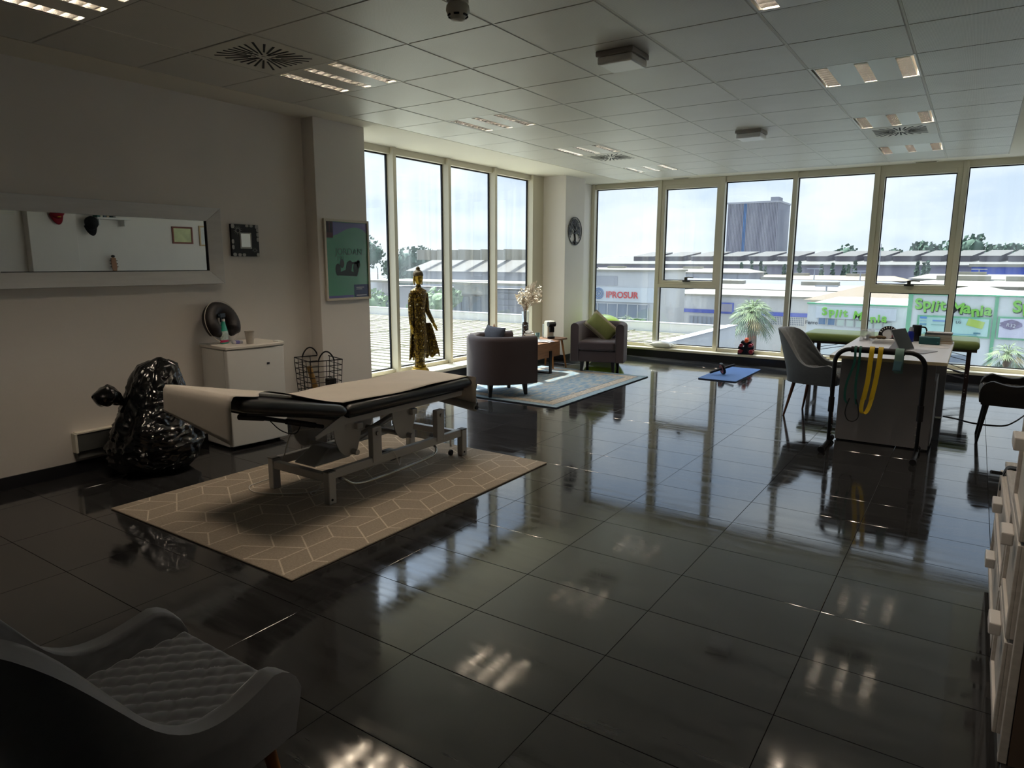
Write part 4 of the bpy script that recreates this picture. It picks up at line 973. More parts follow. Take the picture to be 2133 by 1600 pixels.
for k, (dx, dy, a, c_) in enumerate(((0, 0, 0, '#d9d7da'), (.02, .03, .3, '#b9b4c4'), (-.01, -.01, -.2, '#e6e4e2'))):
    def pg(u, v, k=k): return (-.10+.2*u, -.14+.28*v, .004*k+.012*math.sin(PI*v)**2*(.5+.5*math.cos(2*PI*v))+.002)
    o = MB(Matrix.Translation((dx, dy, 0)) @ Matrix.Rotation(a, 4, 'Z')).grid(pg, 4, 16).obj('magazine', mat('magazine_%d' % k, c_, .4, noise_s=18, noise_a=.35), t, smooth=60); s_ = o.modifiers.new('t', 'SOLIDIFY'); s_.thickness = .003
t = thing('pine_cone', 'small brown pine cone in front of the vase', 'pine cone', (-.97, 4.585, ZT))
pc = MB()
for k in range(60):
    a = k*2.4; z = .006+k/60*.05; r_ = .03*math.sin(PI*(.25+.72*k/60)); pc.ball((r_*math.cos(a), r_*math.sin(a), z), (.011, .011, .006), 8, 5)
pc.obj('scales', mat('cone_brown', '#4a362a', .8), t, smooth=60)
t = thing('pink_candle', 'slim pale pink candle on the coffee table', 'candle', (-1.075, 4.40, ZT))
MB().lathe([(0, 0), (.011, 0), (.011, .125), (.009, .128), (0, .127)], n=16).obj('wax', mat('candle_pink', '#d9bfb8', .5), t)
MB().cyl((0, 0, .126), (0, 0, .136), .001, n=6).obj('wick', M_gasket, t)
t = thing('wooden_figurine', 'small carved wooden seated Buddha figurine behind the near armchair', 'figurine', (-1.06, 4.02, ZT), math.radians(20))
M_fig = mat('carved_wood', '#9a6f50', .55, noise_s=20, noise_a=.2)
fg = MB(); fg.lathe([(0, 0), (.062, 0), (.066, .02), (.05, .045), (.036, .06), (.04, .10), (.044, .125), (.03, .142), (.014, .15), (.014, .158), (.022, .17), (.026, .187), (.022, .205), (.012, .216), (.009, .225), (.004, .245), (0, .252)], n=24)
for s in (-1, 1): fg.tube([(0, s*.042, .13), (.012, s*.052, .09), (.035, s*.03, .06)], [.012, .011, .009], 10)
fg.obj('carving', M_fig, t, smooth=60)

# ---------------------------------------------------------------- things on the sill and mat
t = thing('bagged_pillow', 'white pillow in a clear plastic bag on the window sill', 'pillow', (.03, 6.965, .141))
cushion(.34, .17, .10, [mat('pillow_white', '#e2e0d8', .8)], Matrix.Translation((.03, 0, .05)), t, 'pillow')
def pb(u, v):
    a = 2*PI*v; x = -.27+.54*u; s = math.sin(PI*min(max(u, .03), .97))**.45; k = 1+.12*noise.noise(Vector((x*14, math.cos(a)*2, math.sin(a)*2)))
    return (x, .098*s*math.cos(a)*k, .058+.056*s*math.sin(a)*k)
MB().grid(pb, 40, 24, cv=True).obj('plastic_bag', mat('clear_film', '#f4f6fa', .08, alpha=.18), t, smooth=40)
M_red = mat('dumbbell_wine', '#8c1f2c', .45); M_org = mat('dumbbell_orange', '#d8572a', .45)
t = thing('dumbbell_rack', 'black plastic dumbbell rack on the window sill', 'dumbbell rack', (1.355, 6.955, .141), math.radians(8))
rk = [(-.11, 0), (.11, 0), (.11, .03), (.05, .025), (.03, .06), (.11, .085), (.10, .12), (.03, .10), (.025, .14), (.075, .17), (.06, .20), (0, .165), (-.06, .20), (-.075, .17), (-.025, .14), (-.03, .10), (-.10, .12), (-.11, .085), (-.03, .06), (-.05, .025), (-.11, .03)]
for y in (-.045, .045): MB().prism(rk, 'y', y-.010, y+.010).obj('rack_plate', M_blk, t, smooth=0)
for z in (.02, .11): MB().cyl((0, -.04, z), (0, .04, z), .008, n=8).obj('spreader', M_blk, t)
def dumbbell(label, x, z, m, ang=0, k=1):
    d = thing('dumbbell', label, 'dumbbell', (1.355+x, 6.955+.14*x, .141+z), math.radians(8)+ang, 'small dumbbells on the rack')
    MB().cyl((0, -.05, 0), (0, .05, 0), .011, n=12).obj('grip', m, d)
    for s in (-1, 1):
        MB().lathe([(0, -.022), (.022, -.022), (.032*k, -.012), (.032*k, .012), (.022, .022), (0, .022)], n=8, M=Matrix.Translation((0, s*.072, 0)) @ Matrix.Rotation(PI/2, 4, 'X')).obj('weight', m, d, smooth=20)
dumbbell('wine red dumbbell, bottom left on the rack', -.075, .045, M_red); dumbbell('wine red dumbbell, bottom right on the rack', .075, .045, M_red)
dumbbell('wine red dumbbell, middle left on the rack', -.062, .135, M_red, k=.85); dumbbell('wine red dumbbell, middle right on the rack', .062, .135, M_red, k=.85)
dumbbell('orange dumbbell on top of the rack', 0, .205, M_org, .1)
t = thing('exercise_mat', 'flat blue exercise mat on the tiled floor', 'mat', (1.465, 5.865, 0))
MB().prism(rrect(-.24, .24, -.60, .60, .025), 'z', 0.0005, .010).obj('mat_base', mat('mat_dark_blue', '#1e2c44', .8), t, smooth=20)
MB().prism(rrect(-.238, .238, -.598, .598, .025), 'z', .010, .0125).obj('mat_top', mat('mat_blue', '#4f74ad', .75, bump=.2, bump_s=300), t, smooth=20)
t = thing('ab_wheel', 'exercise wheel with black handles and red hub tipped on the mat', 'ab wheel', (1.40, 5.70, .0125), math.radians(38))
Mw = Matrix.Translation((0, 0, .078)) @ Matrix.Rotation(math.radians(-17), 4, 'Y') @ Matrix.Rotation(PI/2, 4, 'Y')
MB().lathe([(.055, -.012), (.074, -.016), (.078, -.008), (.078, .008), (.074, .016), (.055, .012), (.055, -.012)], n=40, M=Mw).obj('tyre', M_blk, t, smooth=40)
MB().lathe([(0, -.010), (.056, -.013), (.056, .013), (0, .010)], n=40, M=Mw).obj('hub', mat('hub_red', '#b8564e', .5), t, smooth=30)
for s in (-1, 1): MB().tube([Mw @ Vector((0, 0, s*.012)), Mw @ Vector((0, 0, s*.04)), Mw @ Vector((0, 0, s*.165)), Mw @ Vector((0, 0, s*.17))], [.012, .0155, .0155, .012], 14).obj('handle', M_blk, t)
# ---------------------------------------------------------------- velvet chairs
def quilt(a, b, p, h):
    u = (a+b)/p; v = (a-b)/p; return h*(abs(math.sin(PI*u))*abs(math.sin(PI*v)))**.32
def velvet_chair(label, loc, rz, fab, legm, group, back=.84):
    t = thing('upholstered_chair', label, 'chair', loc, rz, group)
    path = smooth_path([(.235, .245, 0), (.25, .12, 0), (.255, 0, 0), (.245, -.11, 0), (.205, -.195, 0), (.12, -.245, 0), (0, -.262, 0), (-.12, -.245, 0), (-.205, -.195, 0), (-.245, -.11, 0), (-.255, 0, 0), (-.25, .12, 0), (-.235, .245, 0)], 6)
    K = len(path); NV = 26; L = [0]
    for i in range(1, K): L.append(L[-1]+(path[i]-path[i-1]).length)
    def top(s):      # s: 0 at arm tip .. 1 at the middle of the back
        if s < .12: return .455+.075*math.sin(s/.12*PI/2)**.6
        q = (s-.12)/.88
        return .53-.03*math.sin(min(q/.5, 1)*PI)+ (back-.53)*(1/(1+math.exp(-(q-.55)*16)))*(1-.03*q)
    def f(u, v):
        i = round(u*(K-1)); p = path[i]; a = path[max(i-1, 0)]; b = path[min(i+1, K-1)]; d = (b-a).normalized(); n = Vector((d.y, -d.x, 0))   # n: outwards? path runs right-front -> back -> left-front
        s = 1-abs(2*L[i]/L[-1]-1); zt = top(s); th = .048
        if v < .5:
            w = v/.5; z = .40+(zt-.40)*min(w/.94, 1); off = -th/2+(th*.35*max(0, (w-.94)/.06) if w > .94 else 0)
            q = quilt(L[i]-L[-1]/2, z, .085, .009) if w < .94 else 0
            off -= q*0+.0; off2 = off-q*.9
        else:
            w = (v-.5)/.5; z = zt-(zt-.335)*max(0, (w-.06)/.94); off2 = th/2-(th*.35*(1-w/.06) if w < .06 else 0)
        lean = max(0, z-.45)*.30*max(0, min(1, (s-.45)/.35))
        inw = .045*max(0, (.45-z)/.1)*1.0
        P = p+n*0
        x, y = p.x-n.x*off2, p.y-n.y*off2
        sc = 1-inw
        return (x*sc, y*sc-lean, z)
    m = MB().grid(f, K, NV*2)
    nv = NV*2; m.f += [tuple(range(nv)), tuple((K-1)*nv+j for j in range(nv))]; m.mi += [0, 0]
    m.obj('shell', fab, t, smooth=60)
    def seat(u, v):
        x, y = -.225+.45*u, -.215+.47*v; e = min(u, 1-u, v+.2, 1-v)/.06; e = min(1, max(0, e))
        lim = .225 if y > -.1 else .225*math.sqrt(max(.1, 1-((y+.1)/.16)**2)); x *= lim/.225
        return (x, y, .418+.03*e**.5+quilt(x, y, .056, .011)*e)
    o = MB().grid(seat, 70, 74).obj('seat_pad', fab, t, smooth=60)
    o2 = MB().prism([(-.225, .25), (-.235, 0), (-.22, -.12), (-.12, -.22), (.12, -.22), (.22, -.12), (.235, 0), (.225, .25)], 'z', .345, .425).obj('seat_base', fab, t, smooth=20, bevel=.012)
    for sx in (-1, 1):
        MB().cyl((sx*.18, .19, .35), (sx*.225, .235, 0), .018, .009, 14).obj('leg', legm, t)
        MB().cyl((sx*.17, -.16, .35), (sx*.215, -.225, 0), .018, .009, 14).obj('leg', legm, t)
    return t
M_velvet = mat('grey_velvet', '#45484b', .75, sheen=.6, noise_s=40, noise_a=.08)
M_velvet2 = mat('grey_velvet_light', '#565a5d', .7, sheen=.5, noise_s=40, noise_a=.08)
M_blackseat = mat('black_leatherette', '#171514', .55, sheen=.1)
M_brownleg = mat('brown_wood_leg', '#6a3f28', .45, noise_s=15, noise_a=.2)
M_amberleg = mat('amber_wood_leg', '#8a5526', .45, noise_s=15, noise_a=.2)
velvet_chair('dark grey quilted velvet chair cut off at the bottom left', (2.545, -2.44, 0), math.radians(0), M_velvet, M_amberleg, 'quilted dining chairs')
velvet_chair('grey quilted velvet chair with brown legs at the left side of the desk', (2.88, 3.86, 0), math.radians(-102), M_velvet2, M_brownleg, 'quilted dining chairs')
velvet_chair('black upholstered chair with black legs at the right edge', (4.40, 3.68, 0), math.radians(90), M_blackseat, M_acleg, 'quilted dining chairs')

# ---------------------------------------------------------------- desk
M_desk = mat('desk_top_white', '#d9dbe0', .35); M_deskg = mat('desk_panel_grey', '#8f8c8e', .55); M_edge = mat('desk_edge_cream', '#b5ab8c', .5)
t = thing('office_desk', 'white topped desk with grey panel ends, standing lengthwise', 'desk', (3.52, 3.66, 0))
MB().box(-.40, .40, -.84, .84, .700, .725).obj('top', M_desk, t, smooth=0, bevel=.002)
for b in ((-.402, .402, -.843, -.840), (-.402, .402, .840, .843)): MB().box(*b, .700, .7245).obj('edge_strip', M_edge, t, smooth=0)
for b in ((-.403, -.40, -.84, .84), (.40, .403, -.84, .84)): MB().box(*b, .700, .7245).obj('edge_strip', M_edge, t, smooth=0)
MB().box(-.335, .33, -.69, -.66, .01, .70).obj('end_panel', M_deskg, t, smooth=0, bevel=.002)
MB().box(-.335, .37, .76, .79, .01, .70).obj('end_panel', M_deskg, t, smooth=0, bevel=.002)
MB().box(.0, .02, -.66, .76, .30, .70).obj('modesty_panel', M_deskg, t, smooth=0)
MB().box(-.335, .34, -.655, -.24, .035, .56).obj('pedestal', M_deskg, t, smooth=0, bevel=.002)
for y in (-.675, .775):
    for x in (-.31, .30): MB().cyl((x, y, 0), (x, y, .012), .018, n=10).obj('foot', M_gasket, t)
ZD = .7255
# hand rail frame with bands
t = thing('rail_frame', 'black tubular rail frame standing in front of the desk', 'rail frame', (3.475, 2.78, 0))
hw_, hz = .31, .785
pth = [(-hw_, 0, .30), (-hw_, 0, hz-.11)]+[(-hw_+.11-.11*math.cos(a*PI/16), 0, hz-.11+.11*math.sin(a*PI/16)) for a in range(1, 9)]+[(hw_-.11+.11*math.sin(a*PI/16), 0, hz-.11+.11*math.cos(a*PI/16)) for a in range(0, 8)]+[(hw_, 0, hz-.11), (hw_, 0, .30)]
MB().tube(pth, .017, 14).obj('top_bow', M_blk, t)
MB().tube([(-.20, 0, hz), (.17, 0, hz)], .024, 16).obj('foam_grip', mat('foam_black', '#0c0b10', .8), t)
for sx in (-1, 1):
    p = MB().tube([(sx*hw_, 0, .0), (sx*hw_, 0, .33)], .0135, 12).obj('lower_leg', M_blk, t)
    MB().tube([(sx*hw_, 0, .27), (sx*hw_, 0, .39)], .022, 12).obj('clamp_sleeve', mat('foam_black', '#0c0b10'), t)
    for z in (.10, .16, .22): MB().cyl((sx*hw_-.02*sx, 0, z), (sx*hw_-.012*sx, 0, z), .004, n=8).obj('pin_hole', mat('bolt_steel', '#b5b2ac'), p)
    f = MB().tube([(sx*hw_, -.27, .022), (sx*hw_, .13, .022)], .0165, 12).obj('foot_bar', M_blk, t)
    for y in (-.285, .125): MB().tube([(sx*hw_, y-.03, .024), (sx*hw_, y+.03, .024)], .0235, 14).obj('rubber_end', M_gasket, f)
def strip(name, pts, w, th, m, parent, wdir=(1, 0, 0)):
    mb = MB(); pts = smooth_path(pts, 6); wd = Vector(wdir)*w/2; vs = []
    for i, p in enumerate(pts):
        d = (pts[min(i+1, len(pts)-1)]-pts[max(i-1, 0)]).normalized(); n = d.cross(Vector(wdir)).normalized()*th/2
        vs += [p-wd-n, p+wd-n, p+wd+n, p-wd+n]
    K = len(pts)
    mb.add(vs, [(i*4+j, i*4+(j+1) % 4, (i+1)*4+(j+1) % 4, (i+1)*4+j) for i in range(K-1) for j in range(4)]+[(0, 3, 2, 1), ((K-1)*4, (K-1)*4+1, (K-1)*4+2, (K-1)*4+3)])
    return mb.obj(name, m, parent, smooth=50)
bx, by = 3.475, 2.78
M_yel = mat('yellow_band', '#d3b32a', .5, noise_s=7, noise_a=.18)
t = thing('yellow_band', 'wide yellow elastic loop band hanging from the rail', 'resistance band', (bx-.02, by, 0))
for dx in (-.032, .028):
    strip('strand', [(dx, .026, .76), (dx, .0, .815), (dx, -.029, .79), (dx-.003, -.032, .70), (dx*.9-.012, -.033, .55), (dx*.9-.03, -.033, .40)], .034, .002, M_yel, t)
strip('bottom_loop', [(-.062, -.033, .41), (-.068, -.035, .33), (-.058, -.036, .292), (-.036, -.036, .295), (-.016, -.036, .34), (-.002, -.034, .41)], .034, .002, M_yel, t, (.9, -.43, 0))
M_grn = mat('dark_green_band', '#1c5a50', .5)
t = thing('green_band', 'dark green elastic loop band hanging from the rail', 'resistance band', (bx-.155, by, 0))
for dx in (-.012, .022): strip('strand', [(dx, .026, .76), (dx, .0, .812), (dx, -.028, .79), (dx, -.03, .68), (dx-.01-(.03 if dx < 0 else 0), -.03, .52), (dx-(.045 if dx < 0 else .0), -.03, .40), (dx-(.03 if dx < 0 else 0)+.008, -.03, .355)], .017, .0025, M_grn, t)
t = thing('tube_band', 'thin black rubber tube loop hanging from the rail', 'resistance band', (bx-.16, by-.004, 0))
MB().tube(smooth_path([(-.018, -.028, .40), (-.035, -.030, .33), (-.038, -.031, .27), (-.015, -.031, .225), (.025, -.031, .22), (.055, -.031, .255), (.05, -.030, .33), (.03, -.029, .40)], 6), .004, 8).obj('tube', M_gasket, t)
M_teal = mat('pale_teal_band', '#6f9089', .6)
t = thing('teal_band', 'short pale teal band folded over the rail', 'resistance band', (bx+.135, by, 0))
strip('fold', [(0, .027, .62), (0, .027, .76), (0, .0, .814), (0, -.029, .78), (-.002, -.03, .72), (-.006, -.031, .655)], .058, .003, M_teal, t)
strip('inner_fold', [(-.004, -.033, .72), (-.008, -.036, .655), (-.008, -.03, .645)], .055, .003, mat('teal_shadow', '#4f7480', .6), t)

# things on the desk
t = thing('acrylic_box', 'clear acrylic display box with a black pen holder on the desk', 'display box', (3.225, 4.13, ZD), math.radians(8))
M_acr = mat('acrylic', '#eef0f2', .05, alpha=.35)
MB().box(-.06, .06, -.045, .045, .004, .105).obj('case', M_acr, t, smooth=0)
MB().box(-.062, .062, -.047, .047, 0, .006).obj('base', mat('acrylic_base', '#c9cbd0', .3), t, smooth=0)
MB().box(-.035, .03, -.02, .02, .007, .02).ball((.012, 0, .038), (.02, .018, .022), 10, 7).obj('inset', M_blk, t, smooth=40)
t = thing('paper_stack', 'pile of white papers on the desk', 'papers', (3.375, 3.97, ZD), math.radians(6))
for k in range(4): MB().cbox((.003*k, .004*(k % 2), .005+.009*k), (.17, .12, .008), .06*k).obj('sheet_bundle', mat('paper_white', '#d8d6d8', .7), t, smooth=0)
t = thing('glove', 'crumpled brown leather glove lying on the papers', 'glove', (3.335, 3.98, ZD+.037), math.radians(15))
gv = MB(); gv.ball((-.045, 0, .012), (.035, .03, .012), 14, 8); gv.ball((.01, .005, .016), (.034, .028, .016), 14, 8); gv.ball((.045, .0, .014), (.022, .02, .014), 12, 7); gv.tube([(.02, .01, .02), (.05, .03, .015), (.07, .035, .01)], [.011, .010, .007], 8)
gv.obj('leather', mat('glove_brown', '#5d4a2c', .7, bump=.5, bump_s=40), t, smooth=60)
t = thing('pilates_ring', 'round black and white disc standing on edge on the desk', 'disc', (3.375, 4.43, ZD), math.radians(5))
Md = Matrix.Translation((0, 0, .056)) @ Matrix.Rotation(PI/2, 4, 'X')
MB().lathe([(.052, -.012), (.085, -.012), (.085, .012), (.052, .012), (.052, -.012)], n=40, M=Matrix.Translation((0, 0, .04)) @ Matrix.Rotation(PI/2, 4, 'X')).obj('black_ring', M_blk, t, smooth=30)
MB().lathe([(0, -.010), (.05, -.010), (.05, .010), (0, .010)], n=40, M=Matrix.Translation((0, 0, .052)) @ Matrix.Rotation(PI/2, 4, 'X')).obj('white_plate', mat('plate_white', '#dcdcdc', .5), t, smooth=30)
for k in range(9):
    a = math.radians(20+k*17); MB().cbox((.073*math.cos(a), -.0125, .04+.073*math.sin(a)), (.008, .002, .018), 0, 0, PI/2-a).obj('white_mark', M_white, t, smooth=0)
t = thing('red_box', 'small red box behind the tablet on the desk', 'box', (3.48, 4.14, ZD), math.radians(4))
MB().box(-.05, .07, -.03, .04, 0, .075).obj('carton', mat('box_red', '#7c1526', .5), t, smooth=0, bevel=.003)
MB().box(-.048, -.01, -.06, -.032, 0, .05).obj('black_tin', M_blk, t, smooth=0, bevel=.004)
t = thing('white_mug', 'white mug behind the tablet on the desk', 'mug', (3.515, 4.02, ZD))
MB().lathe([(0, 0), (.034, 0), (.038, .006), (.038, .085), (.035, .085), (.034, .008), (0, .008)], n=28).obj('mug_wall', M_white, t)
MB().tube([(.036, 0, .07), (.062, 0, .065), (.062, 0, .03), (.036, 0, .022)], .005, 8).obj('handle', M_white, t)
t = thing('tablet', 'grey tablet computer with keyboard cover propped up on the desk', 'tablet', (3.63, 3.48, ZD), math.radians(-20))
Mt = Matrix.Translation((-.02, .0, .0)) @ Matrix.Rotation(math.radians(-28), 4, 'Y')
MB(Mt).box(-.006, .003, -.13, .13, .004, .20).obj('case_back', mat('tablet_grey', '#a5a5a8', .35, .5), t, smooth=0, bevel=.004)
MB(Mt).box(.003, .0045, -.125, .125, .010, .195).obj('screen', mat('screen_black', '#0c0d10', .1), t, smooth=0)
MB(Mt).box(-.010, -.006, .07, .115, .165, .19).obj('camera_bump', M_blk, t, smooth=0, bevel=.002)
MB().add([(-.03, -.09, .004), (-.03, .09, .004), (-.14, .09, .002), (-.14, -.09, .002), (-.075, -.09, .095), (-.075, .09, .095)], [(0, 1, 5, 4), (2, 3, 4, 5), (0, 4, 3), (1, 2, 5)]).obj('stand_flap', mat('flap_pale', '#b9bcc4', .4), t, smooth=0)
kb = MB().box(-.01, .165, -.13, .13, .0, .006).obj('keyboard_cover', mat('keyboard_grey', '#9c9fa8', .5), t, smooth=0, bevel=.002)
key = MB().box(-.0065, .0065, -.0075, .0075, 0, .0018).mesh('key', mat('key_white', '#d6d8de', .5), 0)
for r_ in range(5):
    for c_ in range(12): link('key', key, kb, (.02+r_*.018, -.112+c_*.0203, .006))
t = thing('water_bottle', 'blue squeeze bottle with a clear cap on the desk', 'bottle', (3.575, 4.27, ZD))
MB().lathe([(0, 0), (.026, 0), (.029, .005), (.029, .075), (.026, .09), (.02, .1), (0, .1)], n=24).obj('bottle_body', mat('bottle_blue', '#1c2f9c', .25, trans=.3), t)
MB().lathe([(.02, .1), (.018, .125), (.012, .138), (0, .14)], n=20).obj('cap', mat('cap_grey', '#9aa0a8', .4), t)
t = thing('thermal_mug', 'black thermal mug with a large handle on the desk', 'mug', (3.615, 4.37, ZD))
MB().lathe([(0, 0), (.034, 0), (.037, .004), (.04, .145), (.038, .152), (0, .154)], n=28).obj('mug_body', M_blk, t)
MB().tube(smooth_path([(.036, -.0, .135), (.07, -.01, .13), (.082, -.012, .09), (.07, -.01, .045), (.036, -.0, .035)], 5), .007, 8).obj('handle', M_blk, t)
t = thing('teal_case', 'dark teal case lying at the near side of the book pile', 'case', (3.735, 4.15, ZD), math.radians(3))
MB().cbox((0, 0, .033), (.165, .10, .066)).obj('case_body', mat('case_teal', '#1f5458', .5), t, smooth=0, bevel=.006)
MB().cyl((.065, -.051, .02), (.065, -.053, .02), .006, n=12).obj('stud', mat('stud_teal', '#3b7477', .4), t)
for k, (c_, z, h, w, dx, l) in enumerate((('#b08a55', 0, .022, .20, .02, 'tan book at the bottom of the desk pile'), ('#6d5a48', .0225, .015, .19, .015, 'brown book low in the desk pile'), ('#c7b79a', .038, .014, .195, .01, 'cream book in the middle of the desk pile'), ('#1d2c44', .0525, .030, .215, 0, 'navy folder near the top of the desk pile'), ('#2a3d58', .083, .012, .21, .005, 'thin blue folder on the desk pile'))):
    b = thing('book', l, 'book', (3.80+dx-.005, 4.315+(.004*k), ZD+z), math.radians((-3, 2, -2, 1, -1)[k]), 'books piled on the desk')
    cm = mat('book_'+c_, c_, .55)
    MB().box(-w/2, w/2, -.075, .075, 0, .002).box(-w/2, w/2, -.075, .075, h-.002, h).box(-w/2, -w/2+.003, -.075, .075, 0, h).obj('cover', cm, b, smooth=0)
    MB().box(-w/2+.003, w/2-.004, -.072, .072, .002, h-.002).obj('pages', mat('pages', '#d8d2c4', .8), b, smooth=0)
t = thing('loose_papers', 'loose white sheets on top of the desk pile', 'papers', (3.80, 4.31, ZD+.0955), math.radians(8))
MB().box(-.10, .10, -.07, .07, 0, .004).obj('sheet', mat('paper_white', '#d8d6d8'), t, smooth=0)
t = thing('desk_sheet', 'thin sheet of paper beside the keyboard on the desk', 'paper', (3.80, 3.93, ZD), math.radians(-2))
MB().box(-.12, .10, -.09, .09, 0, .0015).obj('sheet', mat('paper_white', '#d8d6d8'), t, smooth=0)

# ---------------------------------------------------------------- folding massage bed behind the desk
M_lime = mat('moss_vinyl', '#7f9150', .5, coat=.1)
t = thing('massage_bed', 'folding massage bed with a moss green pad and dark wooden legs', 'massage bed', (3.25, 6.02, 0))
def gpad(x0, x1): 
    m = pad(-.31, .31, 0, x1-x0, .10, .045); o = m.obj('pad', M_lime, t, smooth=60); o.rotation_euler = (0, 0, -PI/2); o.location = (x0, 0, .575); return o
gpad(-.90, 0); gpad(0, .89)
MB().box(-.88, .87, -.27, .27, .50, .53).obj('board', mat('bed_board', '#3a2a20', .6), t, smooth=0)
M_dleg = mat('dark_wood_leg', '#2b1a16', .45)
for x in (-.80, .80):
    for y in (-.22, .22):
        l = MB().box(x-.022, x+.022, y-.018, y+.018, 0.0, .50).obj('leg', M_dleg, t, smooth=0, bevel=.003)
        for z in (.05, .08, .22, .25): MB().cyl((x-.004, y-.0185, z), (x-.004, y-.0195, z), .006, n=8).obj('bolt', mat('bolt_steel', '#b5b2ac'), l)
    MB().box(x-.012, x+.012, -.2, .2, .28, .32).obj('leg_brace', M_dleg, t, smooth=0)
M_cab = mat('steel_cable', '#22232a', .4, .6)
for y in (-.22, .22):
    for (a, b) in (((-.80, .24), (-.02, .50)), ((.80, .24), (.02, .50)), ((-.80, .40), (-.35, .50)), ((.80, .40), (.35, .50))):
        MB().tube([(a[0], y, a[1]), (b[0], y, b[1])], .0035, 6).obj('stay_cable', M_cab, t)
    MB().tube([(.80, y, .20), (.25, y, .33)], .008, 8).obj('strut', mat('strut_grey', '#6a6a70', .3, .7), t)
t = thing('floor_cable', 'thin black cable crossing the floor behind the desk', 'cable', (4.0, 4.4, 0))
MB().tube(smooth_path([(-.10, .12, .004), (.02, .05, .004), (.12, -.05, .004), (.25, -.08, .004), (.38, -.02, .004), (.47, .25, .004), (.55, .6, .004)], 6), .004, 6).obj('cord', M_gasket, t)

# ---------------------------------------------------------------- white drawer chests on the right
M_wash = mat('whitewashed_wood', '#cfcac4', .6, noise_s=10, noise_a=.10, stretch=(1, .25, 6))
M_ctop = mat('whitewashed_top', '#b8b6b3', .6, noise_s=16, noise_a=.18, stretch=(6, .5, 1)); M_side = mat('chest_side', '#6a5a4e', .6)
def chest(label, y0, y1, x0, h, rows, depth=.40):
    t = thing('drawer_chest', label, 'chest of drawers', (x0, (y0+y1)/2, 0), 0, 'white drawer chests'); w = (y1-y0)/2
    MB().box(.022, depth, -w+.012, w-.012, .05, h-.02).obj('carcass', M_wash, t, smooth=0)
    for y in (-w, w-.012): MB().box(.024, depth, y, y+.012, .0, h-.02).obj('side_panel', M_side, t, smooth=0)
    MB().box(-.004, depth, -w-.008, w+.008, h-.02, h).obj('top', M_ctop, t, smooth=0, bevel=.002)
    for y in (-w, w-.035): MB().box(0, .022, y, y+.035, 0, h-.02).obj('stile', M_wash, t, smooth=0, bevel=.002)
    MB().box(.002, .022, -w+.035, w-.035, .0, .06).obj('kick_board', M_wash, t, smooth=0)
    n = len(rows)-1
    for k in range(n):
        a, b = rows[k]+.006, rows[k+1]-.006; dr = MB().box(-.010, .010, -w+.04, w-.04, a, b).obj('drawer', M_wash, t, smooth=0, bevel=.002)
        fr_ = MB()
        for q in ((-w+.04, -w+.075, a, b), (w-.075, w-.04, a, b), (-w+.075, w-.075, b-.03, b), (-w+.075, w-.075, a, a+.03)): fr_.box(-.020, -.010, *q)
        fr_.obj('front_frame', M_wash, dr, smooth=0, bevel=.002)
        MB().box(-.052, -.020, -.055, .055, b-.062, b-.022).obj('pull', mat('pull_white', '#dcd8d4', .5), dr, smooth=0, bevel=.004)
    return t
chest('tall white drawer chest at the right edge, nearest the camera', -.845, -.33, 4.232, .99, [.06, .365, .665, .965])
chest('lower white drawer chest behind the nearest one at the right edge', -.30, .62, 4.235, .56, [.06, .30, .535])
t = thing('teal_dish', 'teal dish on top of the nearest drawer chest', 'dish', (4.305, -.53, .9905))
MB().lathe([(0, .004), (.035, .004), (.05, .02), (.055, .02), (.04, 0), (0, 0)], n=24).obj('dish_bowl', mat('dish_teal', '#3f7780', .35), t)
t = thing('black_strap', 'black strap hanging over the lower drawer chest', 'strap', (4.25, .50, .561))
strip('webbing', [(.10, 0, .004), (.02, 0, .004), (-.015, 0, .0), (-.03, 0, -.05), (-.033, 0, -.10)], .05, .004, M_gasket, t, (0, 1, 0))
MB().tube([(-.035, -.03, -.02), (-.075, -.05, -.015)], .008, 8).obj('toggle', M_gasket, t)

# ---------------------------------------------------------------- right wall: what the long mirror shows
def hang_frame(label, y, z, w, h, fm, art):
    t = thing('picture_frame', label, 'picture', (XR, y, z), 0, 'frames on the right wall')
    for b in ((-w, -w+.025, -h, h), (w-.025, w, -h, h), (-w+.025, w-.025, h-.025, h), (-w+.025, w-.025, -h, -h+.025)): MB().box(-.022, 0, *b).obj('frame_rail', fm, t, smooth=0, bevel=.003)
    MB().box(-.010, -.002, -w+.025, w-.025, -h+.025, h-.025).obj('print', art, t, smooth=0)
hang_frame('certificate in a mahogany frame seen in the long mirror', 3.27, 1.862, .175, .135, mat('mahogany', '#7a3a2c', .45), mat('certificate_green', '#c9cf9e', .6, noise_s=9, noise_a=.15))
hang_frame('certificate in a pale wooden frame seen in the long mirror', 3.68, 1.862, .12, .165, mat('light_frame', '#c2a67a', .5), mat('certificate_white', '#d6d8d4', .6, noise_s=14, noise_a=.1))
